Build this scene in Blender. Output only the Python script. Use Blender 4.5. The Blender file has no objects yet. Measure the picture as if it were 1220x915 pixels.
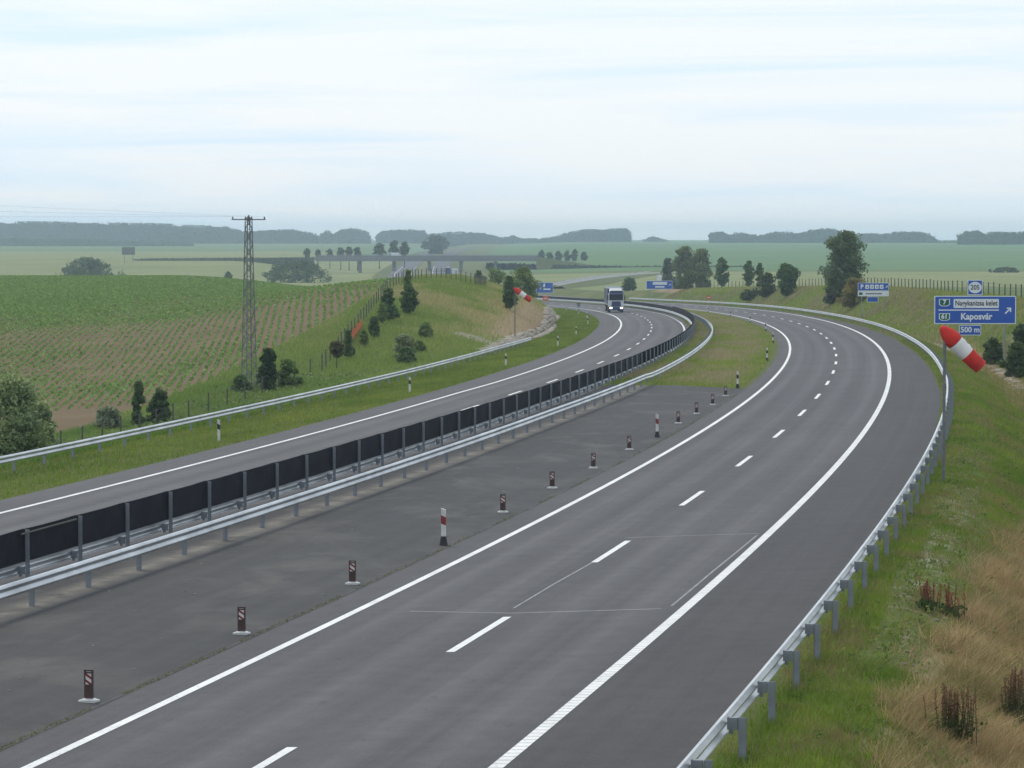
import bpy, math, random
import numpy as np
from mathutils import Vector, Matrix
R_ = math.radians
rng = np.random.default_rng(7)
random.seed(7)
SC = bpy.context.scene
COL = SC.collection

# ------------------------------------------------------------------ camera
FPX, CAM_H, HOR = 3645.86, 8.2574, 285.52
PITCH = math.atan((457.5 - HOR) / FPX)
cam_d = bpy.data.cameras.new('camera')
cam_d.sensor_width = 36.0
cam_d.lens = FPX * 36.0 / 1220.0
cam_d.clip_start = 0.5
cam_d.clip_end = 30000
cam = bpy.data.objects.new('camera', cam_d)
COL.objects.link(cam)
cam.location = (0, 0, CAM_H)
cam.rotation_euler = (math.pi / 2 - PITCH, 0, 0)
SC.camera = cam

# ------------------------------------------------------------------ sky and sun (thin high overcast)
SUN_EL, SUN_AZ = R_(52), R_(-35)          # azimuth clockwise from +Y
world = bpy.data.worlds.new('World')
SC.world = world
world.use_nodes = True
nt = world.node_tree
for n in list(nt.nodes): nt.nodes.remove(n)
def wn(t, **k):
    n = nt.nodes.new(t)
    for a, b in k.items(): setattr(n, a, b)
    return n
w_out = wn('ShaderNodeOutputWorld'); w_bg = wn('ShaderNodeBackground')
w_sky = wn('ShaderNodeTexSky', sky_type='NISHITA', sun_disc=False)
w_sky.sun_elevation = SUN_EL; w_sky.sun_rotation = SUN_AZ
w_sky.air_density = 1.0; w_sky.dust_density = 1.5; w_sky.ozone_density = 2.0
w_tc = wn('ShaderNodeTexCoord')
w_map = wn('ShaderNodeMapping'); w_map.inputs['Scale'].default_value = (4.5, 4.5, 75)
w_no = wn('ShaderNodeTexNoise'); w_no.inputs['Scale'].default_value = 1.0
w_no.inputs['Detail'].default_value = 5; w_no.inputs['Roughness'].default_value = 0.55
w_no.inputs['Distortion'].default_value = 0.6
w_rp = wn('ShaderNodeValToRGB')
w_rp.color_ramp.elements[0].position = 0.36; w_rp.color_ramp.elements[0].color = (0, 0, 0, 1)
w_rp.color_ramp.elements[1].position = 0.60; w_rp.color_ramp.elements[1].color = (1, 1, 1, 1)
w_c = wn('ShaderNodeMix', data_type='RGBA')
w_c.inputs[6].default_value = (7.9, 9.6, 11.2, 1)      # thin veil, blue showing through
w_c.inputs[7].default_value = (9.9, 10.35, 10.7, 1)      # brighter cloud streaks
w_m = wn('ShaderNodeMix', data_type='RGBA'); w_m.inputs[0].default_value = 0.86
L_ = nt.links.new
L_(w_tc.outputs['Generated'], w_map.inputs['Vector']); L_(w_map.outputs[0], w_no.inputs['Vector'])
L_(w_no.outputs['Fac'], w_rp.inputs[0]); L_(w_rp.outputs[0], w_c.inputs[0])
L_(w_sky.outputs[0], w_m.inputs[6]); L_(w_c.outputs[2], w_m.inputs[7])
L_(w_m.outputs[2], w_bg.inputs['Color']); w_bg.inputs['Strength'].default_value = 0.1
L_(w_bg.outputs[0], w_out.inputs['Surface'])
sun_d = bpy.data.lights.new('sun', 'SUN')
sun_d.energy = 1.5; sun_d.angle = R_(18); sun_d.color = (1.0, 0.91, 0.78)
sun = bpy.data.objects.new('sun', sun_d); COL.objects.link(sun)
sun.rotation_euler = (math.pi / 2 - SUN_EL, 0, math.pi - SUN_AZ)
sun.location = (-40, 60, 80)
SC.view_settings.view_transform = 'Standard'
SC.view_settings.look = 'None'
SC.view_settings.exposure = 0.05
SC.view_settings.gamma = 1.0
SC.view_settings.use_curve_mapping = False
SC.render.engine = 'CYCLES'
SC.cycles.use_denoising = True
SC.cycles.max_bounces = 5
SC.cycles.diffuse_bounces = 2
SC.cycles.glossy_bounces = 2
SC.cycles.transparent_max_bounces = 8
SC.cycles.volume_bounces = 1
SC.cycles.use_adaptive_sampling = True

# ------------------------------------------------------------------ alignment of the motorway
CT = [(-80,-30.5,.45),(-14.54,-16.682,0.291),(14.83,-10.549,0.185),(44.22,-4.529,0.075),(73.67,1.204,-0.039),(103.18,6.552,-0.160),
 (132.78,11.465,-0.289),(162.45,15.926,-0.429),(192.18,19.936,-0.581),(221.96,23.500,-0.748),(251.80,26.622,-0.931),
 (281.68,29.304,-1.132),(311.60,31.539,-1.353),(341.54,33.322,-1.597),(371.51,34.656,-1.864),(401.50,35.566,-2.157),
 (431.49,36.111,-2.478),(461.49,36.308,-2.828),(491.49,36.1,-3.210),(560,34.3,-4.1),(640,28.3,-5.15),(700,21.5,-5.85),
 (800,8.5,-6.7),(900,-3.5,-7.2),(1000,-13,-7.4),(1100,-20,-7.3),(1200,-25,-7.0),(1350,-31,-6.9),(1500,-35,-6.8),
 (1900,-42,-4.8),(2400,-46,-1.7),(3000,-42,0.0),(4500,-20,3.5),(7000,20,6)]
def spline(xk, yk):
    x = np.array(xk, float); y = np.array(yk, float); n = len(x)
    h = np.diff(x); A = np.zeros((n, n)); r = np.zeros(n); A[0, 0] = A[-1, -1] = 1
    for i in range(1, n - 1):
        A[i, i-1] = h[i-1]; A[i, i] = 2 * (h[i-1] + h[i]); A[i, i+1] = h[i]
        r[i] = 6 * ((y[i+1] - y[i]) / h[i] - (y[i] - y[i-1]) / h[i-1])
    m = np.linalg.solve(A, r)
    def f(t):
        t = np.asarray(t, float); i = np.clip(np.searchsorted(x, t) - 1, 0, n - 2)
        a = x[i+1] - t; b = t - x[i]; hh = h[i]
        return (m[i]*a**3 + m[i+1]*b**3) / (6*hh) + (y[i]/hh - m[i]*hh/6)*a + (y[i+1]/hh - m[i+1]*hh/6)*b
    return f
c = np.array(CT)
YG = np.arange(-80, 7000, 1.0)
XG = spline(c[:, 0], c[:, 1])(YG)
ZG = np.interp(YG, c[:, 0], c[:, 2]); ZG = np.convolve(np.pad(ZG, 20, mode='edge'), np.ones(41)/41, 'valid')
SG = np.concatenate([[0], np.cumsum(np.hypot(np.diff(XG), np.diff(YG)))])
SG -= np.interp(63.842, YG, SG)
PG = np.arctan2(np.gradient(XG), np.gradient(YG))
def RX(s): return np.interp(s, SG, XG)
def RY(s): return np.interp(s, SG, YG)
def RZ(s): return np.interp(s, SG, ZG)
def PSI(s): return np.interp(s, SG, PG)
def SofY(y): return np.interp(y, YG, SG)
def xy(s, o):
    p = PSI(s); return RX(s) + o*np.cos(p), RY(s) - o*np.sin(p)
def so(x, y):
    s = SofY(y)
    for k in range(6):
        p = PSI(s); s = s + (x - RX(s))*np.sin(p) + (y - RY(s))*np.cos(p)
    p = PSI(s)
    return s, (x - RX(s))*np.cos(p) - (y - RY(s))*np.sin(p)
def tab(s, *kv):
    k = np.array(kv, float).reshape(-1, 2); return np.interp(s, k[:, 0], k[:, 1])
def BANK(s): return tab(s, 0,.031, 200,.045, 420,.045, 700,.02)
def OL(s): return tab(s, 120,-18.4, 136,-18.2, 170,-18.1, 207,-18.0, 258,-17.9, 307,-17.7, 361,-17.4, 420,-17.1)
def ZL(s): return RZ(s) + tab(s, 250,-.4, 300,-.36, 400,-.3, 600,-.2)
def OE_L(s): return tab(s, 33,-24.1, 100,-24.1, 185,-24.2, 286,-24.4, 340,-24.1, 460,-23.9, 900,-23.5)
def O_RAIL(s): return tab(s, 110,7.18, 124,7.0, 162,6.8, 204,6.5, 253,6.2, 298,5.8, 361,5.4, 600,5.6)
def OE_R(s): return O_RAIL(s) - tab(s, 60,.32, 130,.45, 200,.6, 700,.6)
def OI_L(s): return OL(s) + tab(s, 0,4.2, 100,4.2, 150,4.25)
O_SCR = lambda s: tab(s, 0,-12.85, 60,-12.95, 600,-13.0)
O_MR = lambda s: tab(s, 0,-10.68, 78,-10.85, 130,-10.6, 163,-10.75, 245,-11.1, 317,-11.55, 600,-11.8)
O_IN = -4.78

def smooth(t):
    t = np.clip(t, 0, 1); return t*t*(3 - 2*t)
# tables along Y for the land beside the road
def ZFENCE(Y): return tab(Y, 60,-3.0, 120,-3.7, 170,-4.05, 203,-4.0, 225,-3.1, 240,-2.3, 290,0.1, 340,2.5, 375,3.4, 410,3.3, 440,2.6, 500,0., 560,-2.6, 700,-6.5, 900,-7.8, 1500,-8)
def ZFIELD(Y): return tab(Y, 60,-4, 150,-4.3, 222,-4.2, 250,-3.9, 285,-3.15, 320,-1.7, 360,-.9, 430,.1, 560,.95, 605,.95, 680,.1, 800,-3, 1000,-7, 1200,-7.5, 1320,-6, 1480,-2.1, 1560,-2.0, 2200,-1.2, 3000,0.4, 4000,3, 5000,5, 7000,7)
def ZRIGHT(Y): return tab(Y, 100,1, 300,1.5, 500,-1, 700,-3.5, 900,-4.6, 1150,-4.7, 1300,-5.4, 1500,-5.2, 2000,-1.3, 3000,3.4, 4000,5, 5000,6, 7000,7.5)
def O_DITCH(s): return tab(s, 0,12.6, 187,12.6, 260,10.2, 330,9.0, 700,9.5)
def D_DITCH(s): return tab(s, 0,1.55, 187,1.6, 260,1.0, 330,.6, 700,.6)
def O_TOP(s): return tab(s, 100,23, 200,20, 300,17, 700,19)
def H_TOP(s): return tab(s, 100,2.2, 230,3.6, 420,3.9, 560,3.4, 660,2.6, 780,.8, 900,.2)
def G(s, o):
    s = np.asarray(s, float); o = np.asarray(o, float)
    s, o = np.broadcast_arrays(s, o)
    zr = RZ(s); b = BANK(s); Y = RY(s) - o*np.sin(PSI(s))
    ol = OL(s); zl = ZL(s); bl = 0.027
    oil = OI_L(s); oel = OE_L(s); oer = OE_R(s)
    z_rin = zr + b*O_IN; z_lin = zl + bl*(oil - ol); z_le = zl + bl*(oel - ol); z_re = zr + b*oer
    z = np.where(o >= O_IN, zr + b*o, 0.)
    tm = np.clip((O_IN - o)/(O_IN - oil), 0, 1)
    zflat = np.where(o > -9, z_rin + (zr - z_rin)*np.clip((O_IN - o)/(9 + O_IN), 0, 1), np.where(o > -13.15, zr, zr + (z_lin - zr)*np.clip((-13.15 - o)/np.maximum(.2, -13.15 - oil), 0, 1)))
    zmed = zflat - np.where(s > 122, .06*np.sin(np.pi*tm), 0)
    z = np.where((o < O_IN) & (o >= oil), zmed, z)
    z = np.where((o < oil) & (o >= oel), zl + bl*(o - ol), z)
    # left verge, bank and field
    toe = -30.2; ztoe = z_le - .16
    zver = z_le + (ztoe - z_le)*np.clip((oel - o)/(oel - toe), 0, 1)
    zf = ZFENCE(Y)
    t = np.clip((toe - o)/(43 + toe), 0, 1)
    pw = tab(Y, 190,.62, 300,.62, 380,.45, 480,.5)
    zb = ztoe + (zf - ztoe)*t**pw
    far = smooth((-44 - o)/tab(Y, 200,8, 320,35, 700,60))
    zfar = zf + (ZFIELD(Y) - zf)*far
    zl_ = np.where(o >= toe, zver, np.where(o >= -43, zb, zfar))
    z = np.where(o < oel, zl_, z)
    # right verge, ditch, bank and fields
    orl = O_RAIL(s); od = O_DITCH(s); dd = D_DITCH(s); ot = O_TOP(s); ht = H_TOP(s)
    z1 = z_re - .02; z2 = z1 - .06; o2 = orl + 1.0
    zd = zr + .15 - dd
    zt = zr + ht
    zrr = np.where(o < o2, z1 + (z2 - z1)*np.clip((o - oer)/(o2 - oer), 0, 1),
          np.where(o < od, z2 + (zd - z2)*smooth((o - o2)/(od - o2)),
          np.where(o < od + .7, zd, zd + (zt - zd)*smooth(np.clip((o - od - .7)/(ot - od - .7), 0, 1)*.93)/.985)))
    fr = smooth((o - ot - 3)/tab(Y, 300,50, 800,90))
    zrr = np.where(o > ot, zt + (ZRIGHT(Y) - zt)*fr, zrr)
    z = np.where(o > oer, zrr, z)
    return z
def Gxy(x, y):
    s, o = so(np.asarray(x, float), np.asarray(y, float)); return G(s, o)
def px_ray(u, v):
    a = (u - 610)/FPX; c_ = (457.5 - v)/FPX
    return np.array([a, math.cos(PITCH) + c_*math.sin(PITCH), -math.sin(PITCH) + c_*math.cos(PITCH)])
def px_at(u, v, Y):
    r = px_ray(u, v); t = Y/r[1]; return Vector((r[0]*t, Y, CAM_H + r[2]*t))
def on_ground(u, v, y0=45, y1=5000):
    r = px_ray(u, v)
    t = np.concatenate([np.arange(y0, 1000, .5), np.arange(max(1000, y0), max(y1, 1001), 4)])
    t = t[(t >= y0) & (t <= y1)]
    zz = CAM_H + r[2]*t; g = Gxy(r[0]*t/r[1], t)
    i = np.argmax(zz <= g)
    if not (zz <= g).any(): i = len(t) - 1
    y = float(t[i]); x = float(r[0]*y/r[1])
    return Vector((x, y, float(Gxy(x, y))))
def P(s, o, h=0.0):
    x, y = xy(s, o); return Vector((float(x), float(y), float(G(s, o)) + h))

# ------------------------------------------------------------------ helpers
def mesh_np(name, V, F, smooth_=False):
    """V (n,3), F list of equal-length arrays or list of lists"""
    me = bpy.data.meshes.new(name)
    V = np.asarray(V, np.float32)
    if isinstance(F, np.ndarray):
        k = F.shape[1]; nf = len(F)
        me.vertices.add(len(V)); me.vertices.foreach_set('co', V.ravel())
        me.loops.add(nf*k); me.loops.foreach_set('vertex_index', F.astype(np.int32).ravel())
        me.polygons.add(nf); me.polygons.foreach_set('loop_start', np.arange(0, nf*k, k, dtype=np.int32))
        me.polygons.foreach_set('loop_total', np.full(nf, k, np.int32))
        me.update(calc_edges=True)
    else:
        me.from_pydata([tuple(map(float, v)) for v in V], [], F)
        me.update()
    if smooth_:
        me.polygons.foreach_set('use_smooth', np.ones(len(me.polygons), bool))
    return me
def attr_f(me, name, vals):
    a = me.attributes.new(name, 'FLOAT', 'POINT'); a.data.foreach_set('value', np.asarray(vals, np.float32))
def attr_c(me, name, vals):
    a = me.attributes.new(name, 'FLOAT_COLOR', 'POINT')
    v = np.ones((len(vals), 4), np.float32); v[:, :vals.shape[1]] = vals
    a.data.foreach_set('color', v.ravel())
def obj(name, me, m=None, parent=None, loc=(0, 0, 0), rz=0.0, rot=None):
    o = bpy.data.objects.new(name, me); COL.objects.link(o)
    if m is not None and me is not None and len(me.materials) == 0: me.materials.append(m)
    o.location = loc
    o.rotation_euler = rot if rot else (0, 0, rz)
    if parent: o.parent = parent
    return o
def tag(o, label=None, cat=None, group=None, kind=None):
    if label: o['label'] = label
    if cat: o['category'] = cat
    if group: o['group'] = group
    if kind: o['kind'] = kind
    return o
def thing(name, label, cat, loc=(0, 0, 0), rz=0.0, group=None):
    return tag(obj(name, None, loc=loc, rz=rz), label, cat, group)
class MB:
    def __init__(s): s.v = []; s.f = []
    def box(s, c, d, rz=0, taper=1.0, M=None):
        x, y, z = d[0]/2, d[1]/2, d[2]/2; b = len(s.v)
        for k, (sx, sy, sz) in enumerate([(-1,-1,-1),(1,-1,-1),(1,1,-1),(-1,1,-1),(-1,-1,1),(1,-1,1),(1,1,1),(-1,1,1)]):
            t = taper if sz > 0 else 1
            p = Vector((sx*x*t, sy*y*t, sz*z))
            if rz: p = Matrix.Rotation(rz, 3, 'Z') @ p
            p = p + Vector(c)
            if M: p = M @ p
            s.v.append(tuple(p))
        for q in [(0,3,2,1),(4,5,6,7),(0,1,5,4),(1,2,6,5),(2,3,7,6),(3,0,4,7)]: s.f.append([b+i for i in q])
        return s
    def tube(s, pts, rad, n=8, cap=True):
        pts = [Vector(p) for p in pts]
        if not hasattr(rad, '__len__'): rad = [rad]*len(pts)
        b = len(s.v)
        for i, p in enumerate(pts):
            d = (pts[min(i+1, len(pts)-1)] - pts[max(i-1, 0)]).normalized()
            up = Vector((0, 0, 1)) if abs(d.z) < .95 else Vector((0, 1, 0))
            a = d.cross(up).normalized(); e = a.cross(d)
            for k in range(n):
                w = 2*math.pi*k/n
                s.v.append(tuple(p + a*math.cos(w)*rad[i] + e*math.sin(w)*rad[i]))
        for i in range(len(pts)-1):
            for k in range(n):
                s.f.append([b+i*n+k, b+i*n+(k+1) % n, b+(i+1)*n+(k+1) % n, b+(i+1)*n+k])
        if cap:
            s.f.append([b+k for k in range(n)][::-1]); s.f.append([b+(len(pts)-1)*n+k for k in range(n)])
        return s
    def prism(s, poly, y0, y1):
        """polygon in xz, extruded along y"""
        b = len(s.v); n = len(poly)
        for y in (y0, y1):
            for (x, z) in poly: s.v.append((x, y, z))
        s.f.append([b+i for i in range(n)]); s.f.append([b+n+i for i in range(n)][::-1])
        for i in range(n): s.f.append([b+i, b+n+i, b+n+(i+1) % n, b+(i+1) % n])
        return s
    def mesh(s, name, sm=False): return mesh_np(name, s.v, s.f, sm)
    def build(s, name, m, parent=None, loc=(0, 0, 0), rz=0, sm=False): return obj(name, s.mesh(name, sm), m, parent, loc, rz)

# ------------------------------------------------------------------ materials
class NT:
    def __init__(s, name):
        s.m = bpy.data.materials.new(name); s.m.use_nodes = True; s.t = s.m.node_tree
        s.p = s.t.nodes['Principled BSDF']
    def n(s, t, **k):
        x = s.t.nodes.new(t)
        for a, b in k.items(): setattr(x, a, b)
        return x
    def l(s, a, b): s.t.links.new(a, b)
    def coord(s, scale=(1, 1, 1), vec=None):
        mp = s.n('ShaderNodeMapping'); mp.inputs['Scale'].default_value = scale
        s.l(vec if vec is not None else s.n('ShaderNodeTexCoord').outputs['Object'], mp.inputs['Vector']); return mp.outputs[0]
    def noise(s, scale, detail=3, rough=.55, vec=None, dist=0.0):
        x = s.n('ShaderNodeTexNoise'); x.inputs['Scale'].default_value = scale; x.inputs['Detail'].default_value = detail
        x.inputs['Roughness'].default_value = rough; x.inputs['Distortion'].default_value = dist
        s.l(vec if vec is not None else s.coord(), x.inputs['Vector']); return x.outputs['Fac']
    def ramp(s, fac, p0, p1, c0=(0, 0, 0), c1=(1, 1, 1)):
        r = s.n('ShaderNodeValToRGB'); e = r.color_ramp.elements
        e[0].position = p0; e[1].position = p1; e[0].color = (*c0, 1); e[1].color = (*c1, 1)
        s.l(fac, r.inputs[0]); return r.outputs[0]
    def mix(s, fac, a, b, blend='MIX'):
        x = s.n('ShaderNodeMix', data_type='RGBA', blend_type=blend)
        for i, v in ((0, fac), (6, a), (7, b)):
            if isinstance(v, (int, float)): x.inputs[i].default_value = v
            elif isinstance(v, tuple): x.inputs[i].default_value = (*v, 1) if len(v) == 3 else v
            else: s.l(v, x.inputs[i])
        return x.outputs[2]
    def math(s, op, a, b=0.0, c_=0.0, clamp=False):
        x = s.n('ShaderNodeMath', operation=op, use_clamp=clamp)
        for i, v in enumerate((a, b, c_)):
            if isinstance(v, (int, float)): x.inputs[i].default_value = v
            else: s.l(v, x.inputs[i])
        return x.outputs[0]
    def attr(s, name, out='Fac'):
        x = s.n('ShaderNodeAttribute'); x.attribute_name = name; return x.outputs[out]
    def bump(s, h, strength=.3, dist=.02):
        b = s.n('ShaderNodeBump'); b.inputs['Strength'].default_value = strength; b.inputs['Distance'].default_value = dist
        s.l(h, b.inputs['Height']); s.l(b.outputs[0], s.p.inputs['Normal'])
    def done(s, colr, rough=.8, metal=0.0, spec=.3):
        if isinstance(colr, tuple): s.p.inputs['Base Color'].default_value = (*colr, 1)
        else: s.l(colr, s.p.inputs['Base Color'])
        if isinstance(rough, (int, float)): s.p.inputs['Roughness'].default_value = rough
        else: s.l(rough, s.p.inputs['Roughness'])
        s.p.inputs['Metallic'].default_value = metal
        s.p.inputs['Specular IOR Level'].default_value = spec
        return s.m
def simple(name, c0, c1=None, scale=6.0, rough=.6, metal=0.0, spec=.3, bump=0.0):
    t = NT(name); c1 = c1 or tuple(x*.82 for x in c0)
    f = t.ramp(t.noise(scale, 4, .6), .32, .68)
    if bump: t.bump(t.noise(scale*6, 3), bump, .01)
    return t.done(t.mix(f, c0, c1), rough, metal, spec)
def asphalt(name, tone, track=True, base_o='o', worn=.0):
    t = NT(name)
    fine = t.noise(38, 3, .7); mid = t.noise(1.4, 4, .6); big = t.noise(.09, 3, .5)
    colr = t.mix(t.ramp(fine, .3, .7), tuple(x*.72 for x in tone), tuple(x*1.28 for x in tone))
    colr = t.mix(t.ramp(mid, .35, .7), colr, t.mix(1.0, colr, (.84, .84, .85), 'MULTIPLY'))
    colr = t.mix(t.ramp(big, .4, .62), colr, t.mix(1.0, colr, (1.10, 1.10, 1.09), 'MULTIPLY'))
    cx = t.n('ShaderNodeCombineXYZ'); t.l(t.attr('s'), cx.inputs[0]); t.l(t.attr(base_o), cx.inputs[1])
    lon = t.noise(1.0, 3, .6, vec=t.coord((.012, 2.2, 1), cx.outputs[0]))
    colr = t.mix(t.ramp(lon, .3, .72), colr, t.mix(1.0, colr, (.77, .77, .78), 'MULTIPLY'))
    if track:
        o = t.attr(base_o)
        for c0, w in ((-2.75, .55), (-1.05, .55), (1.05, .6), (2.75, .6)):
            d = t.math('ABSOLUTE', t.math('SUBTRACT', o, c0))
            k = t.math('MULTIPLY', t.math('SUBTRACT', 1.0, t.math('DIVIDE', d, w), clamp=True), .8)
            colr = t.mix(k, colr, t.mix(1.0, colr, (1.36, 1.36, 1.37), 'MULTIPLY'))
    if worn:
        stain = t.noise(.35, 5, .65, vec=t.coord((.5, 1, 1), cx.outputs[0]), dist=.5)
        colr = t.mix(t.math('MULTIPLY', t.ramp(stain, .5, .72), worn), colr, (.125, .12, .112))
    spot = t.noise(3.3, 2, .5, vec=t.coord((.35, 1, 1), cx.outputs[0]))
    colr = t.mix(t.math('MULTIPLY', t.ramp(spot, .66, .74), .35), colr, (.045, .045, .046))
    if worn:      # blown dust gathered along the foot of the guardrail
        d = t.math('ABSOLUTE', t.math('ADD', t.attr(base_o), 11.05))
        k = t.math('MULTIPLY', t.math('SUBTRACT', 1.0, t.math('DIVIDE', d, .55), clamp=True), t.ramp(t.noise(.8, 4, .7), .3, .6))
        colr = t.mix(t.math('MULTIPLY', k, .8), colr, (.235, .215, .18))
    t.bump(fine, .25, .006)
    return t.done(colr, .86, 0, .25)
M = {}
M['asphalt'] = asphalt('asphalt_lanes', (.092, .090, .096))
M['asphalt_l'] = asphalt('asphalt_lanes_far', (.100, .098, .104), base_o='o2')
M['shoulder'] = asphalt('asphalt_shoulder', (.071, .069, .073), False)
M['cross'] = asphalt('asphalt_crossover', (.062, .061, .063), False, worn=.6)
def paint(name, ribs=False):
    t = NT(name); w = t.ramp(t.noise(11, 5, .75), .30, .44, (.22, .22, .22), (.78, .78, .77))
    w = t.mix(t.ramp(t.noise(.9, 4), .35, .75), w, t.mix(1.0, w, (.80, .80, .79), 'MULTIPLY'))
    if ribs:
        sn = t.math('SINE', t.math('MULTIPLY', t.attr('s'), 2*math.pi/.34))
        w = t.mix(t.math('MULTIPLY', t.ramp(sn, .55, .9), .55), w, (.27, .27, .27))
    return t.done(w, .6)
M['paint'] = paint('road_paint')
M['paint_ribbed'] = paint('ribbed_road_paint', True)
M['seam'] = simple('sealed_seam', (.33, .33, .33), (.19, .19, .19), 2.0, .8)
M['tar'] = simple('tar_seam', (.05, .05, .05), (.09, .09, .09), 2.0, .8)
M['steel'] = simple('galvanised_steel', (.60, .62, .64), (.36, .38, .40), .55, .36, .75, .5)
M['steel_post'] = simple('galvanised_post', (.27, .30, .34), (.20, .22, .25), 3., .5, .4, .5)
M['pylon'] = simple('weathered_lattice_steel', (.20, .21, .22), (.12, .12, .13), 3., .6, .3)
M['black'] = simple('black_rubber', (.022, .022, .026), (.035, .035, .04), 4, .6)
M['net'] = None
M['white'] = simple('white_plastic', (.66, .66, .65), (.48, .48, .46), 4, .5)
M['darkred'] = simple('faded_red', (.25, .028, .03), (.17, .03, .03), 8, .5)
M['maroon'] = simple('dirty_brown_plastic', (.075, .04, .035), (.05, .035, .03), 9, .6)
M['sockred'] = simple('windsock_red', (.60, .035, .025), (.40, .03, .025), 2.2, .85, bump=.5)
M['sockwhite'] = simple('windsock_white', (.74, .73, .74), (.60, .60, .62), 3, .8, bump=.1)
M['blue'] = simple('sign_blue', (.010, .075, .42), (.014, .085, .39), 1.2, .35, 0, .4)
M['green'] = simple('sign_green', (.0, .12, .065), (.0, .10, .055), 2, .4)
M['signwhite'] = simple('sign_white', (.72, .76, .80), (.64, .68, .72), 1.5, .4)
M['ink'] = simple('sign_black', (.03, .03, .035), None, 2, .5)
M['signback'] = simple('sign_back_grey', (.16, .17, .18), None, 2, .6)
M['concrete'] = simple('concrete', (.20, .205, .215), (.15, .155, .165), .8, .85, bump=.2)
M['stone'] = simple('ditch_stone', (.50, .44, .37), (.33, .28, .23), 1.5, .9)
M['bark'] = simple('bark', (.11, .085, .06), (.06, .05, .04), 5, .9)
M['wood'] = simple('fence_wood', (.12, .11, .10), (.07, .065, .06), 6, .85)
M['orange'] = simple('orange_net', (.62, .14, .035), (.5, .11, .03), 9, .8)
def glass():
    t = NT('windscreen'); return t.done((.012, .018, .03), .08, 0, .6)
M['glass'] = glass()
M['cabwhite'] = simple('cab_white', (.62, .64, .68), (.5, .52, .56), 2, .35, 0, .5)
M['cabblue'] = simple('cab_blue', (.012, .03, .10), (.018, .04, .12), 2, .35, 0, .5)
M['trailer'] = simple('trailer_tarp', (.60, .62, .64), (.48, .5, .53), 1, .6)
M['tyre'] = simple('tyre', (.02, .02, .02), None, 5, .8)
def lampmat():
    t = NT('lit_headlight'); t.p.inputs['Emission Color'].default_value = (1, .93, .7, 1); t.p.inputs['Emission Strength'].default_value = 3.0
    return t.done((.9, .85, .7), .3)
M['lamp'] = lampmat()
def leafmat(name, rough=.7, trans=True):
    t = NT(name); a = t.attr('col', 'Color')
    f = t.noise(.7, 3)
    colr = t.mix(t.ramp(f, .3, .7), t.mix(1.0, a, (.95, .98, .95), 'MULTIPLY'), t.mix(1.0, a, (1.22, 1.2, 1.15), 'MULTIPLY'))
    t.done(colr, rough, 0, .2)
    if trans:
        tr = t.n('ShaderNodeBsdfTranslucent'); t.l(colr, tr.inputs['Color'])
        mx = t.n('ShaderNodeMixShader'); mx.inputs[0].default_value = .35
        t.l(t.p.outputs[0], mx.inputs[1]); t.l(tr.outputs[0], mx.inputs[2])
        t.l(mx.outputs[0], t.t.nodes['Material Output'].inputs['Surface'])
    return t.m
M['leaf'] = leafmat('foliage')
M['grass'] = leafmat('grass_blades')
def netmat():
    t = NT('glare_net'); w = t.n('ShaderNodeTexWave'); w.inputs['Scale'].default_value = 9; w.inputs['Distortion'].default_value = .4
    w.bands_direction = 'Z'; t.l(t.coord(), w.inputs['Vector'])
    colr = t.mix(t.ramp(w.outputs['Fac'], .2, .9), (.008, .009, .014), (.017, .018, .026))
    colr = t.mix(t.ramp(t.noise(2.5, 4), .4, .8), colr, (.021, .022, .028))
    t.bump(w.outputs['Fac'], .3, .01); return t.done(colr, .85, 0, .12)
M['net'] = netmat()
def ground_mat():
    t = NT('land'); z = t.n('ShaderNodeSeparateColor'); t.l(t.attr('zone', 'Color'), z.inputs[0])
    z2 = t.n('ShaderNodeSeparateColor'); t.l(t.attr('zone2', 'Color'), z2.inputs[0])
    dry, soil, wheat = z.outputs[0], z.outputs[1], z.outputs[2]
    fargreen, bare, sand = z2.outputs[0], z2.outputs[1], z2.outputs[2]
    n1 = t.noise(.9, 5, .65); n2 = t.noise(.12, 4, .6); n3 = t.noise(7, 3, .7); nf = t.noise(.012, 4, .6)
    gr = t.mix(t.ramp(n1, .3, .7), (.065, .10, .022), (.11, .15, .038))
    gr = t.mix(t.ramp(n2, .35, .7), gr, (.125, .125, .05))
    gr = t.mix(t.ramp(n3, .35, .8), gr, t.mix(1.0, gr, (.72, .74, .7), 'MULTIPLY'))
    dr = t.mix(t.ramp(n1, .3, .7), (.25, .205, .115), (.33, .275, .17))
    dr = t.mix(t.ramp(n2, .4, .7), dr, (.13, .14, .05))
    def blot(m, n, k=.5):  # zone edge broken up by noise
        return t.ramp(t.math('ADD', m, t.math('MULTIPLY', t.math('SUBTRACT', n, .5), k)), .38, .62)
    colr = t.mix(blot(dry, n2, .9), gr, dr)
    so_ = t.mix(t.ramp(n2, .3, .7), (.145, .104, .058), (.20, .150, .086))
    so_ = t.mix(t.ramp(n3, .3, .8), so_, (.115, .082, .05))
    colr = t.mix(blot(soil, n1, .3), colr, so_)
    wh = t.mix(t.ramp(nf, .3, .7), (.15, .185, .07), (.23, .235, .105))
    colr = t.mix(wheat, colr, wh)
    fg = t.mix(t.ramp(nf, .35, .65), (.075, .155, .055), (.115, .18, .07))
    colr = t.mix(fargreen, colr, fg)
    ba = t.mix(t.ramp(n1, .3, .7), (.29, .20, .13), (.22, .17, .10))
    colr = t.mix(blot(bare, n1, .7), colr, ba)
    colr = t.mix(blot(sand, n1, 1.3), colr, t.mix(t.ramp(n3, .4, .7), (.34, .31, .26), (.18, .16, .12)))
    t.bump(n3, .5, .08)
    return t.done(colr, .95, 0, .1)
M['land'] = ground_mat()

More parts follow.
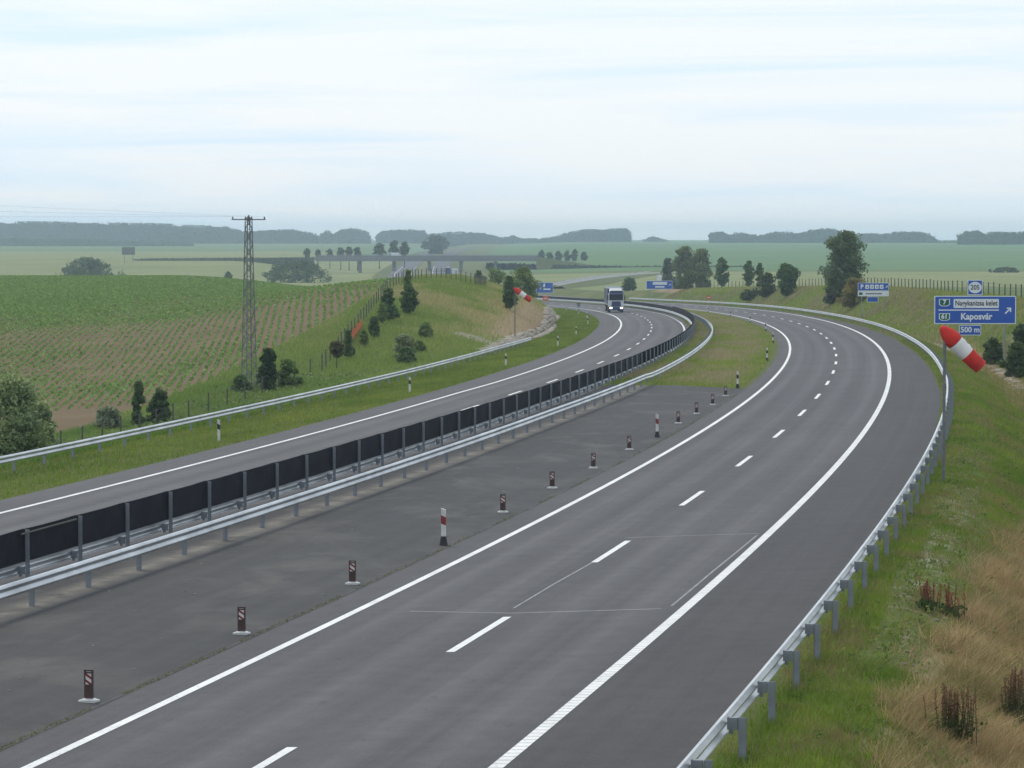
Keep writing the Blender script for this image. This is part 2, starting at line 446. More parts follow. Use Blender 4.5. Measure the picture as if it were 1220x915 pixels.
# ------------------------------------------------------------------ ground sheet
SROWS = np.concatenate([np.arange(-84, 460, 2.0), np.arange(460, 1000, 5.0), np.arange(1000, 2000, 20.0), np.arange(2000, 6901, 100.0)])
c_left = [-1500,-1100,-800,-600,-450,-350,-280,-230,-195,-165,-145,-128,-114,-102,-92,-84,-77,-71,-66,-62,-58,-55,-52,-49.5,-47,-45,-44,-43,-41.5,-40,-38.5,-37,-35.5,-34,-32.8,-31.8,-31,-30.6,-30.2,-29.4,-28.4,-27.4,-26.4,-25.3]
c_right = [.35, .8, 1.0, 1.5, 2, 2.6, 3.3, 4, 4.8, 5.5, 6.2, 7, 8, 9, 10, 11, 12, 13, 14, 16, 18, 21, 25, 30, 36, 45, 58, 75, 95, 120, 160, 220, 300, 420, 560, 750, 1000, 1450]
def columns(s):
    one = np.ones_like(s); cols = [one*k for k in c_left]
    cols += [OE_L(s), OL(s)-3.75, OL(s), OL(s)+3.75, OI_L(s), one*-13.15, one*-12.4, O_MR(s)-.6, O_MR(s)+.2, one*-9, one*-7.5, one*-6, one*-5.2, one*O_IN, one*-3.75, one*0, one*3.75, OE_R(s)]
    cols += [OE_R(s) + k for k in c_right]
    return np.stack(cols, 1)
def grid(name, s, Ocols, dz=0.0):
    S2 = np.repeat(s[:, None], Ocols.shape[1], 1)
    x, y = xy(S2, Ocols); z = G(S2, Ocols) + dz
    n, k = S2.shape; I = np.arange(n*k).reshape(n, k)
    F = np.stack([I[:-1, :-1], I[:-1, 1:], I[1:, 1:], I[1:, :-1]], -1).reshape(-1, 4)
    me = mesh_np(name, np.stack([x, y, z], -1).reshape(-1, 3), F, True)
    return me, S2.ravel(), Ocols.ravel()
OC = columns(SROWS)
gme, gs, go = grid('ground', SROWS, OC)
gx, gy = xy(gs, go)
def box01(v, a, b, w): return smooth((v - a)/w + .5)*smooth((b - v)/w + .5)
nz = np.sin(gs*.11 + go*.3)*np.sin(gs*.047)*.5
dry = box01(go, OE_R(gs) + 2.3 + tab(gs, -10,-.1, 10,.35, 25,1.0, 45,2.0) + nz*.5, 60, 1.2)*tab(gs, -20,1., 30,.9, 55,.5, 75,.38, 130,.35, 200,.42, 420,.5, 560,.4)
dry += box01(go, -12.3, -5.6, 1.5)*(gs > 128)*.48
dry += box01(go, -41, -30.8, 4)*tab(gy, 230,0, 280,.55, 340,.62, 520,.5)
soil = ((go < -47.5) & (go > -600) & (gy > 190) & (gy < 690))*1.0
wheat = smooth((gy - 690)/60)*(go < -30)*.95 + smooth((gy - 760)/60)*(go > 26)*smooth((1330 - gy)/40)
fargreen = smooth((gy - 1330)/60)*(go > 26)*.95
far_l = smooth((gy - 2300)/200)*(go < -30); wheat *= 1 - far_l*.8; fargreen += far_l*.7
fargreen += ((go > O_TOP(gs) + 2) & (gy < 760))*.6
bare = box01(go, -36.5, -30.4, 2.5)*tab(gs, 170,0, 215,.9, 300,1., 400,.9, 470,.4)
bare += box01(go, 9.5, 14, 2)*box01(gs, 175, 260, 30)*.8 + box01(go, 16, 22, 4)*box01(gs, 560, 680, 50)*.8
sand = box01(go, OE_R(gs) + 1.0, OE_R(gs) + 2.6, .8)*tab(gs, -5,.15, 8,.45, 40,.45, 60,.25, 90,.1)
sand += box01(go, O_MR(gs) - .6, O_MR(gs) + .1, .4)*.3*(gs < 125)
attr_c(gme, 'zone', np.clip(np.stack([dry, soil, wheat], 1), 0, 1))
attr_c(gme, 'zone2', np.clip(np.stack([fargreen, bare, sand], 1), 0, 1))
ground = tag(obj('ground', gme, M['land']), kind='structure')

# ------------------------------------------------------------------ pavements and markings
def strip(name, s, o_fns, m, dz, parent=None):
    cols = np.stack([np.broadcast_to(np.asarray(f(s) if callable(f) else f, float), s.shape) for f in o_fns], 1)
    me, ss, oo = grid(name, s, cols, dz)
    attr_f(me, 's', ss); attr_f(me, 'o', oo); attr_f(me, 'o2', oo - OL(ss))
    return obj(name, me, m, parent)
S_ROAD = SROWS[SROWS < 3000]
cw_r = tag(strip('carriageway', S_ROAD, [O_IN, -3.75, 0, 3.75], M['asphalt'], .004), kind='structure')
sh_r = tag(strip('hard_shoulder', S_ROAD, [3.75, OE_R], M['shoulder'], .004), kind='structure')
cw_l = tag(strip('carriageway', S_ROAD, [OE_L, lambda s: OL(s)-3.75, OL, lambda s: OL(s)+3.75, OI_L], M['asphalt_l'], .004), kind='structure')
S_X = np.array([s for s in SROWS if s <= 120] + [121.2])
cross = tag(strip('median_crossover', S_X, [OI_L, -13.15, -12.4, lambda s: O_MR(s)-.6, lambda s: O_MR(s)+.2, -9, -7.5, -6, -5.2, O_IN], M['cross'], .004), kind='structure')
def line(name, of, w, s0, s1, parent, m=None, dz=.010, step=2.0):
    s = np.arange(s0, s1 + .01, step)
    return strip(name, s, [lambda q: of(q) - w/2, lambda q: of(q) + w/2], m or M['paint'], dz, parent)
line('edge_line', lambda s: 3.75 + 0*s, .24, -80, 1600, sh_r, M['paint_ribbed'])
line('edge_line', lambda s: -3.75 + 0*s, .20, -80, 1600, cw_r)
line('edge_line', lambda s: OL(s) - 3.75, .22, -60, 1600, cw_l)
line('edge_line', lambda s: OL(s) + 3.75, .20, -60, 1600, cw_l)
for k in range(-4, 62):
    line('lane_dash', lambda s: 0*s, .18, 18*k - 3, 18*k + 3, cw_r)
for k in range(-3, 58):
    sc_ = 82.3 + 18.0*k
    line('lane_dash', OL, .18, sc_ - 3, sc_ + 3, cw_l)
# sealed joints of a repaired section
def seam(pts, w, m, parent):
    b = MB()
    for (s0, o0), (s1, o1) in zip(pts[:-1], pts[1:]):
        n = max(2, int(max(abs(s1 - s0)/2, abs(o1 - o0)/1.0)))
        for i in range(n):
            a, c_ = i/n, (i+1)/n
            p, q = P(s0+(s1-s0)*a, o0+(o1-o0)*a, .0075), P(s0+(s1-s0)*c_, o0+(o1-o0)*c_, .0075)
            d = (q - p).normalized(); nrm = Vector((d.y, -d.x, 0))*w/2; k = len(b.v)
            b.v += [tuple(p - nrm), tuple(p + nrm), tuple(q + nrm), tuple(q - nrm)]; b.f.append([k, k+1, k+2, k+3])
    b.build('seam', m, parent)
def road_so(u, v):
    p = on_ground(u, v, 45, 400); s_, o_ = so(p.x, p.y); return float(s_), float(o_)
for pl, w_ in (([(612, 729), (660, 700), (705, 673)], .05), ([(488, 733), (610, 733), (788, 730)], .09), ([(745, 643), (905, 638)], .07), ([(800, 727), (850, 683), (902, 640)], .05)):
    seam([road_so(*q) for q in pl], w_, M['seam'], cw_r)
seam([(-30, -4.86), (40, -4.9), (118, -4.86)], .06, M['tar'], cross)
# motorway exit slip road beyond the bend
def poly_road(name, pts, w, m, kind='structure'):
    p = np.array(pts, float); t = np.concatenate([[0], np.cumsum(np.hypot(*np.diff(p[:, :2], axis=0).T))])
    tt = np.linspace(0, t[-1], 80); fx, fy, fz = (spline(t, p[:, i])(tt) for i in range(3))
    dx, dy = np.gradient(fx), np.gradient(fy); n = np.hypot(dx, dy); nx, ny = dy/n, -dx/n
    V = []
    for o, d in ((-w/2-3, -1.6), (-w/2, 0), (w/2, 0), (w/2+3, -1.6)):
        V.append(np.stack([fx + nx*o, fy + ny*o, fz + d], 1))
    V = np.stack(V, 1).reshape(-1, 3); I = np.arange(80*4).reshape(80, 4)
    F = np.stack([I[:-1, :-1], I[:-1, 1:], I[1:, 1:], I[1:, :-1]], -1)
    me = mesh_np(name, V[:, :], F[:, 1:2].reshape(-1, 4)); o = tag(obj(name, me, m), kind=kind)
    sk = np.concatenate([F[:, 0:1].reshape(-1, 4), F[:, 2:3].reshape(-1, 4)])
    g = obj('embankment', mesh_np('embankment', V - np.array([0, 0, .02]), sk), M['bank'], o)
    return o
M['bank'] = simple('grassy_bank', (.085, .115, .035), (.12, .13, .05), .3, .95)
M['slip'] = simple('pale_asphalt', (.23, .235, .24), (.19, .195, .2), .4, .85)

# ------------------------------------------------------------------ guard rails
WB = [(0,.75),(.035,.742),(.08,.705),(.08,.66),(.012,.612),(.012,.578),(.08,.53),(.08,.485),(.035,.448),(0,.44)]
def sweep_profile(prof, s, of, side, parent, name, m, gz=None):
    """closed thin profile swept along s; side +1: bulges towards +o"""
    th = .012
    ring = [(d, z) for d, z in prof] + [(d - th, z) for d, z in prof[::-1]]
    V = []
    base_o = of(s); g = G(s, base_o) if gz is None else gz(s)
    for d, z in ring:
        x, y = xy(s, base_o + side*d); V.append(np.stack([x, y, g + z], 1))
    V = np.stack(V, 1); n, k, _ = V.shape; I = np.arange(n*k).reshape(n, k); J = np.roll(I, -1, 1)
    F = np.stack([I[:-1], J[:-1], J[1:], I[1:]], -1).reshape(-1, 4)
    return obj(name, mesh_np(name, V.reshape(-1, 3), F, False), m, parent)
def c_post(h, w=.08, d=.11, t=.012):
    b = MB(); b.box((0, 0, h/2), (t, w, h)); b.box((d/2, w/2 - t/2, h/2), (d, t, h)); b.box((d/2, -w/2 + t/2, h/2), (d, t, h)); return b
POST = c_post(1.1).mesh('post')
BRK = MB().box((0, 0, 0), (.16, .10, .19)).box((-.02, 0, -.13), (.06, .05, .07)).mesh('bracket')
def place_part(name, me, m, s, o, dz, parent, flip=0, lean=0.0):
    p = P(s, o, dz); ob = obj(name, me, m, parent, p, -float(PSI(s)) + flip)
    if lean: ob.rotation_euler = (lean, lean*.7, -float(PSI(s)) + flip)
    return ob
def guardrail(label, s0, s1, of, side, spacing=4.0, ph=0.0, bracket_to=200):
    """side: direction in o that the beam faces"""
    t = thing('guardrail', label, 'guardrail', P(s0, float(of(s0))))
    inv = t.location.copy()
    s = np.arange(s0, s1 + .1, 2.0 if s1 < 500 else 4.0)
    r = sweep_profile(WB, s, of, side, t, 'rail', M['steel'])
    items = [r]
    for q in np.arange(s0 + ph, s1, spacing):
        o_ = float(of(q)) - side*.20
        items.append(place_part('post', POST, M['steel_post'], q, o_, -.40, t, 0 if side < 0 else math.pi, random.uniform(-.012, .012)))
        if q < bracket_to:
            items.append(place_part('bracket', BRK, M['steel_post'], q, float(of(q)) - side*.095, .60, t))
    for i in items: i.location = i.location - inv
    return t
guardrail('steel guardrail beside the hard shoulder, seen from behind its posts', -28, 640, O_RAIL, -1)
guardrail('low steel guardrail standing on the paved crossover, in front of the black screen', -21, 640, O_MR, 1, ph=.0)
O_LG = lambda s: tab(s, 50,-28.5, 90,-28.8, 170,-29.0, 199,-29.0, 234,-28.5)
guardrail('steel guardrail on the grass verge at the foot of the mound, ending at a windsock', 0, 232, O_LG, 1, ph=.8)

# ------------------------------------------------------------------ glare screen barrier between the carriageways
scr = thing('screen_barrier', 'long black glare screen on steel posts between the two carriageways', 'barrier', P(-8, float(O_SCR(-8))))
inv = scr.location.copy(); parts = []
TALL = c_post(1.65, .09, .075).mesh('post')
def panel_mesh(seed):
    """black woven panel stretched between posts with a slightly sagging edge"""
    r = random.Random(seed); nx, nzz = 8, 4; V = []; F = []
    for side in (0, 1):
        for i in range(nx + 1):
            for j in range(nzz + 1):
                u, v = i/nx, j/nzz
                sag = .018*math.sin(math.pi*u)*(r.random()*.5 + .5)*(1 if j == nzz else .3)
                V.append((.012*(1 if side else -1) + .018*math.sin(u*9 + seed)*math.sin(v*3), -1.97 + 3.94*u, v*.80 - sag))
    n1 = (nx+1)*(nzz+1)
    for side in (0, 1):
        for i in range(nx):
            for j in range(nzz):
                a = side*n1 + i*(nzz+1) + j; q = [a, a+nzz+1, a+nzz+2, a+1]; F.append(q if side else q[::-1])
    for i in range(nx):
        for j in (0, nzz):
            a = i*(nzz+1) + j; F.append([a, a+nzz+1, a+nzz+1+n1, a+n1])
    return mesh_np('panel', V, F)
PAN = [panel_mesh(k) for k in range(4)]
def open_mesh():
    b = MB()
    for i in range(27): b.box((0, -1.95 + i*.15, .40), (.05, .028, .80), rz=.5)
    for z in (.01, .4, .79): b.box((0, 0, z), (.03, 3.96, .025))
    return b.mesh('slat_panel')
PAN_OPEN = open_mesh()
k = 0
for q in np.arange(-8, 700, 4.0):
    parts.append(place_part('post', TALL, M['steel_post'], q, float(O_SCR(q)), -.40, scr, 0, random.uniform(-.01, .01)))
    sm = q + 2.0; open_ = 142 <= q < 238
    parts.append(place_part('panel', PAN_OPEN if open_ else PAN[k % 4], M['net'], sm, float(O_SCR(sm)) - .075, .47, scr, random.uniform(-.004, .004)))
    k += 1
parts.append(sweep_profile([(d, z + .0) for d, z in WB], np.arange(-8, 700, 2.0), lambda s: O_SCR(s) - .22, -1, scr, 'rail', M['steel'], lambda s: ZL(s) + .1))
for q in np.arange(-8, 180, 4.0):
    parts.append(place_part('bracket', BRK, M['steel_post'], q, float(O_SCR(q)) - .13, .26, scr))
bt = MB().box((0, 0, 0), (.03, 4.1, .035)).mesh('loose_batten')
pb = place_part('loose_batten', bt, M['wood'], 9.6, float(O_SCR(9.6)) + .05, 1.19, scr); parts.append(pb)
for i in parts: i.location = i.location - inv

# ------------------------------------------------------------------ small traffic posts
def mini_meshes():
    base = MB()
    base.box((0, 0, .02), (.36, .24, .04)); base.box((0, 0, .052), (.30, .17, .022), taper=.8)
    body = MB()
    body.box((0, 0, .20), (.19, .05, .26), taper=.97)
    body.box((-.083, 0, .46), (.024, .05, .26)); body.box((.083, 0, .46), (.024, .05, .26))
    body.box((0, 0, .60), (.19, .05, .025)); body.box((0, 0, .555), (.142, .045, .02)); body.box((0, .012, .44), (.142, .02, .22))
    wht = MB().prism([(-.07, .30), (.07, .30), (.07, .54), (-.07, .54)], -.012, -.004)
    red = MB()
    for z in (.30, .42): red.prism([(-.07, z + .085), (.07, z), (.07, z + .05), (-.07, z + .135)], -.017, -.0125)
    return [('base_plate', base.mesh('base_plate'), M['white']), ('body', body.mesh('body'), M['maroon']),
            ('reflector', wht.mesh('reflector'), M['white']), ('stripe', red.mesh('stripe'), M['darkred'])]
MINI = mini_meshes()
for q, o_ in ((-10,-5.17),(0,-5.18),(10,-5.2),(31,-5.36),(41,-5.42),(51,-5.42),(62,-5.44),(82,-5.45),(91,-5.37),(100.5,-5.3),(111,-5.33)):
    t = thing('striped_beacon', 'small red and white striped beacon on a white base along the crossover edge', 'traffic beacon', P(q, o_, .004), -float(PSI(q)) + random.uniform(-.12, .12), 'striped beacons along the crossover')
    for n, me, m in MINI: obj(n, me, m, t).scale = (.88, 1, .96)
def delin_meshes():
    foot = MB(); foot.tube([(0, 0, 0), (0, 0, .02), (0, 0, .26)], [.125, .12, .075], 12)
    post = MB(); post.prism([(-.06, .26), (.06, .26), (.06, 1.0), (-.06, 1.04)], -.035, .035)
    band = MB(); band.prism([(-.064, .62), (.064, .57), (.064, .80), (-.064, .85)], -.039, .039)
    return foot.mesh('foot'), post.mesh('post'), band.mesh('band')
DF, DP, DB = delin_meshes()
DBK = DB.copy()
def delineator(q, o_, label, bandm, foot=True, h=1.0, group=None):
    t = thing('delineator_post', label, 'delineator', P(q, o_, .004 if foot else -.05), -float(PSI(q)) + random.uniform(-.1, .1), group)
    if foot: obj('foot', DF, M['black'], t)
    obj('post', DP, M['white'], t); obj('band', DB if bandm is M['darkred'] else DBK, bandm, t)
    if not foot: obj('stem', STEM, M['white'], t)
    return t
STEM = MB().box((0, 0, .10), (.11, .065, .36)).mesh('stem')
delineator(20.2, -5.05, 'white delineator with red band and black foot among the beacons, closest to the lane seams', M['darkred'])
delineator(71, -5.29, 'white delineator with red band and black foot midway along the row of beacons', M['darkred'])
delineator(121.5, -5.28, 'white delineator with black foot at the corner of the grass island', M['black'])
for q in (171, 221, 271, 321, 371, 421):
    delineator(q, -5.25, 'white delineator with black band on the edge of the median grass island', M['black'], True, group='delineators on the median island')
for q, o_ in ((21, -25.3), (72, -25.4), (122, -25.4), (169, -25.1), (224, -25.4), (269, -25.8), (330, -25.6), (380, -25.4), (430, -25.4), (482, -25.4)):
    delineator(q, o_, 'white delineator with black band in the grass verge below the mound', M['black'], False, group='delineators on the left verge')

# ------------------------------------------------------------------ windsocks
def windsock(label, base, pole_h, L=1.95, az=0.12, drop=.78):
    t = thing('windsock', label, 'windsock', base)
    MB().tube([(0, 0, -.3), (0, 0, pole_h*.55), (0, 0, pole_h)], [.06, .055, .05], 10).build('pole', M['pylon'], t)
    MB().tube([(0, 0, pole_h), (0, 0, pole_h + .08)], [.075, .02], 10).build('cap', M['steel_post'], t)
    d0 = Vector((math.cos(az), math.sin(az), 0)); n = 24; top = Vector((-.12, 0, pole_h + .06))
    pts = []; rad = []; p = top.copy()
    for i in range(n + 1):
        u = i/n; a = drop + .10*(.5 - u)
        pts.append(p.copy())
        rr = .32 - .07*u
        if u < .26: rr *= .22 + .78*(u/.26)**.72
        rad.append(rr*(1 + .03*math.sin(i*1.9) + .02*math.sin(i*3.7)))
        p = p + (d0*math.cos(a) + Vector((0, 0, -math.sin(a))))*(L/n)
    cuts = [(0, 9), (9, 16), (16, 24)]
    for (a, b_), mm in zip(cuts, ('sockred', 'sockwhite', 'sockred')):
        q = MB(); q.tube(pts[a:b_+1], rad[a:b_+1], 20, cap=(a == 0))
        if b_ == 24: q.tube(pts[b_-1:b_+1], [r*.93 for r in rad[b_-1:b_+1]], 20, cap=False)
        q.build('band', M[mm], t, sm=True)
    return t
windsock('red and white windsock on a pole just behind the hard shoulder guardrail', P(42, 7.9), 5.25)
windsock('red and white windsock at the foot of the mound, beside the end of the guardrail', on_ground(613.5, 404, 200), 5.0, L=2.1, drop=.62)

# ------------------------------------------------------------------ direction signs
def text_mesh(body, size, bold=.0, align='CENTER'):
    cu = bpy.data.curves.new('lettering', 'FONT'); cu.body = body; cu.size = size; cu.offset = bold
    cu.align_x = align; cu.align_y = 'CENTER'; cu.extrude = .004; cu.resolution_u = 3
    ob = bpy.data.objects.new('lettering', cu); COL.objects.link(ob)
    dg = bpy.context.evaluated_depsgraph_get(); dg.update()
    me = bpy.data.meshes.new_from_object(ob.evaluated_get(dg)); me.name = 'lettering'
    bpy.data.objects.remove(ob); bpy.data.curves.remove(cu)
    return me
def lettering(body, x, z, size, m, parent, y=-.05, bold=.012, squeeze=1.0, name='lettering'):
    me = text_mesh(body, size, bold); me.materials.clear()
    o = obj(name, me, m, parent, (x, y, z), rot=(math.pi/2, 0, 0)); o.scale = (squeeze, 1, 1); return o
def rrect(x0, z0, x1, z1, r, n=4):
    p = []
    for cx, cz, a0 in ((x1-r, z1-r, 0), (x0+r, z1-r, 90), (x0+r, z0+r, 180), (x1-r, z0+r, 270)):
        for i in range(n+1):
            a = R_(a0 + 90*i/n); p.append((cx + r*math.cos(a), cz + r*math.sin(a)))
    return p
def plate(name, x0, z0, x1, z1, m, parent, border=M['signwhite'], bw=.07, y=0.0, r=.08):
    b = MB().prism(rrect(x0, z0, x1, z1, r), y - .025, y + .025).build(name, border, parent)
    MB().prism(rrect(x0+bw, z0+bw, x1-bw, z1-bw, max(.01, r-bw*.5)), y - .032, y - .026).build('face', m, b)
    MB().prism(rrect(x0+.01, z0+.01, x1-.01, z1-.01, r), y + .026, y + .032).build('back', M['signback'], b)
    return b
def arrow(x, z, k, parent, m=M['signwhite']):
    b = MB(); c_ = .7071
    def rp(pts): return [(x + (px*c_ - pz*c_)*k, z + (px*c_ + pz*c_)*k) for px, pz in pts]
    b.prism(rp([(-1, -.16), (.62, -.16), (.62, .16), (-1, .16)]), -.042, -.034)
    b.prism(rp([(.92, 0), (.25, .72), (0.02, .55), (.5, 0)]), -.047, -.0425); b.prism(rp([(.92, 0), (.5, 0), (.02, -.55), (.25, -.72)]), -.053, -.0475)
    return b.build('arrow', m, parent)
def sign_posts(parent, xs, top, base_pt, rz):
    for x in xs:
        wx = base_pt.x + x*math.cos(rz); wy = base_pt.y + x*math.sin(rz) + .09
        g = float(Gxy(wx, wy)) - base_pt.z
        b = MB(); b.box((x, .10, (top + g - .4)/2), (.12, .14, top - g + .4)); b.build('post', M['steel_post'], parent)
# main advance exit sign
def px_box(u0, v0, u1, v1, Y):
    a, b = px_at(u0, v1, Y), px_at(u1, v0, Y); return a, b
YS = 250.0
a, b = px_box(1113, 353, 1210.5, 386, YS)
w = b.x - a.x; base = Vector(((a.x + b.x)/2, YS, float(Gxy((a.x + b.x)/2, YS))))
def zl_(v, Y=YS): return px_at(610, v, Y).z
S1 = thing('direction_sign', 'large blue exit direction sign reading Nagykanizsa kelet and Kaposvár with 500 m plate', 'road sign', base)
B = base.z; x0, x1 = -w/2, w/2; Zt, Zb = zl_(352.5) - B, zl_(386) - B
main = plate('panel', x0, Zb, x1, Zt, M['blue'], S1)
h = Zt - Zb
def shield(xc, zc, sw, sh, txt):
    pts = lambda k: [(xc - sw/2*k, zc + sh/2*k), (xc - sw/2*k, zc - sh*.28*k), (xc - sw*.25*k, zc - sh*.5*k), (xc + sw*.25*k, zc - sh*.5*k), (xc + sw/2*k, zc - sh*.28*k), (xc + sw/2*k, zc + sh/2*k)]
    q = MB().prism(pts(1.0), -.043, -.034).build('badge', M['signwhite'], S1)
    MB().prism(pts(.84), -.05, -.044).build('badge_face', M['green'], q)
    lettering(txt, xc, zc + .02, .52, M['signwhite'], S1, y=-.056, bold=.02)
shield(x0 + w*.124, Zb + h*.76, w*.135, h*.26, '7')
shield(x0 + w*.124, Zb + h*.25, w*.135, h*.26, '61')
q = MB().prism(rrect(x0 + w*.235, Zb + h*.57, x0 + w*.79, Zb + h*.89, .08), -.043, -.034).build('name_plate', M['signwhite'], S1)
lettering('Nagykanizsa kelet', x0 + w*.513, Zb + h*.735, .58, M['ink'], S1, y=-.05, bold=.012, squeeze=.83)
lettering('Kaposvár', x0 + w*.515, Zb + h*.26, .74, M['signwhite'], S1, y=-.044, bold=.022, squeeze=.92)
MB().prism([(x0 + w*.05, Zb + h*.475), (x0 + w*.79, Zb + h*.475), (x0 + w*.79, Zb + h*.515), (x0 + w*.05, Zb + h*.515)], -.041, -.034).build('divider', M['signwhite'], S1)
arrow(x0 + w*.905, Zb + h*.48, .36, S1)
xp0, xp1 = x0 + w*.405, x0 + w*.59; zt0, zt1 = Zt + .06, zl_(333.5) - B
plate('number_plate', xp0, zt0, xp1, zt1, M['blue'], S1, bw=.06)
cxp, czp = (xp0 + xp1)/2, (zt0 + zt1)/2
MB().prism([(cxp + .54*math.cos(R_(i*15)), czp + .47*math.sin(R_(i*15))) for i in range(24)], -.043, -.034).build('emblem', M['signwhite'], S1)
lettering('205', cxp, czp, .56, M['ink'], S1, y=-.05, bold=.01, squeeze=.9)
xq0, xq1 = x0 + w*.305, x0 + w*.575; zq1, zq0 = Zb - .08, zl_(399.5) - B
plate('distance_plate', xq0, zq0, xq1, zq1, M['blue'], S1, bw=.05)
lettering('500 m', (xq0 + xq1)/2, (zq0 + zq1)/2 + .02, .62, M['signwhite'], S1, y=-.044, bold=.018)
sign_posts(S1, (x0 + w*.145, x0 + w*.865), Zt - .05, base, 0)
MB().box((cxp, .07, (Zt + zt1)/2 - .2), (.1, .06, zt1 - Zt + .3)).build('bracket', M['steel_post'], S1)
MB().box(((xq0+xq1)/2, .07, (Zb + zq0)/2 + .15), (.1, .06, Zb - zq0 + .3)).build('bracket', M['steel_post'], S1)
# services sign
YS2 = 405.0
a, b = px_box(1022, 337, 1059, 353, YS2); w = b.x - a.x
base = Vector(((a.x + b.x)/2, YS2, float(Gxy((a.x + b.x)/2, YS2))))
S2 = thing('services_sign', 'blue and white rest area sign with row of pictograms above the bank', 'road sign', base); B = base.z
zt, zm, zb, zq = (zl_(v, YS2) - B for v in (337, 346.5, 353, 360))
x0, x1 = -w/2, w/2
plate('panel', x0, zm + .01, x1, zt, M['blue'], S2, bw=.05)
lettering('P', x0 + w*.13, (zm + zt)/2, .75, M['signwhite'], S2, y=-.044, bold=.03)
for i in range(4):
    xc = x0 + w*(.30 + i*.155)
    MB().prism(rrect(xc - .25, (zm+zt)/2 - .26, xc + .25, (zm+zt)/2 + .28, .04), -.043, -.034).build('pictogram', M['signwhite'], S2)
    MB().prism([(xc - .1, (zm+zt)/2 - .12 + .05*(i % 2)), (xc + .12, (zm+zt)/2 - .1), (xc + .05, (zm+zt)/2 + .14)], -.05, -.044).build('symbol', M['ink'], S2)
arrow(x0 + w*.93, (zm + zt)/2, .22, S2)
plate('name_plate', x0, zb, x1, zm - .03, M['signwhite'], S2, bw=.04)
MB().prism(rrect(x0 + .15, zb + .18, x0 + .62, zm - .2, .1), -.043, -.034).build('badge_face', M['green'], S2)
MB().prism([(x0 + w*.25, (zb+zm)/2 - .10), (x0 + w*.78, (zb+zm)/2 - .10), (x0 + w*.78, (zb+zm)/2 + .06), (x0 + w*.25, (zb+zm)/2 + .06)], -.038, -.034).build('text_bar', M['signback'], S2)
plate('distance_plate', x0 + w*.30, zq, x0 + w*.66, zb - .06, M['blue'], S2, bw=.05)
sign_posts(S2, (x0 + w*.13, x0 + w*.86), zt - .05, base, 0)
MB().box((x0 + w*.48, .07, (zb + zq)/2 + .1), (.1, .06, zb - zq + .2)).build('bracket', M['steel_post'], S2)
# exit sign beyond the bend
YS3 = 720.0
a, b = px_box(770, 334.5, 801, 344.5, YS3); w = b.x - a.x
base = Vector(((a.x + b.x)/2, YS3, float(Gxy((a.x + b.x)/2, YS3))))
S3 = thing('exit_sign', 'blue exit sign beyond the truck with white name bar and small plate on top', 'road sign', base); B = base.z
zt, zb, zp = (zl_(v, YS3) - B for v in (334.5, 344.5, 327.5)); x0, x1 = -w/2, w/2
plate('panel', x0, zb, x1, zt, M['blue'], S3, bw=.08)
MB().prism(rrect(x0 + w*.25, zb + (zt-zb)*.52, x0 + w*.8, zb + (zt-zb)*.86, .06), -.043, -.034).build('name_plate', M['signwhite'], S3)
MB().prism([(x0 + w*.34, zb + .36), (x0 + w*.7, zb + .36), (x0 + w*.7, zb + .72), (x0 + w*.34, zb + .72)], -.041, -.034).build('text_bar', M['signwhite'], S3)
arrow(x0 + w*.9, (zb + zt)/2, .3, S3)
plate('number_plate', -.55, zt + .05, .55, zp, M['signwhite'], S3, bw=.1)
MB().box((0, .07, (zt + zp)/2 - .2), (.1, .06, zp - zt + .2)).build('bracket', M['steel_post'], S3)
sign_posts(S3, (x0 + w*.15, x0 + w*.85), zt - .05, base, 0)
# gore sign at the slip road
YS4 = 870.0
a, b = px_box(639, 336.5, 659, 349, YS4); w = b.x - a.x
base = Vector(((a.x + b.x)/2, YS4, float(Gxy((a.x + b.x)/2, YS4))))
S4 = thing('exit_sign', 'small blue exit sign behind the left windsock, by the slip road', 'road sign', base); B = base.z
zt, zb = (zl_(v, YS4) - B for v in (336.5, 349)); x0, x1 = -w/2, w/2
plate('panel', x0, max(zb, .3), x1, zt, M['blue'], S4, bw=.07)
MB().prism([(x0 + w*.4, zt - 1.3), (x0 + w*.52, zt - 1.3), (x0 + w*.52, zt - .3), (x0 + w*.4, zt - .3)], -.041, -.034).build('symbol', M['signwhite'], S4)
MB().prism([(x0 + w*.42, zt - 2.15), (x0 + w*.85, zt - 2.15), (x0 + w*.85, zt - 1.7), (x0 + w*.42, zt - 1.7)], -.041, -.034).build('text_bar', M['signwhite'], S4)
arrow(x0 + w*.25, zt - 1.8, .4, S4)
sign_posts(S4, (x0 + w*.15, x0 + w*.85), zt - .05, base, 0)

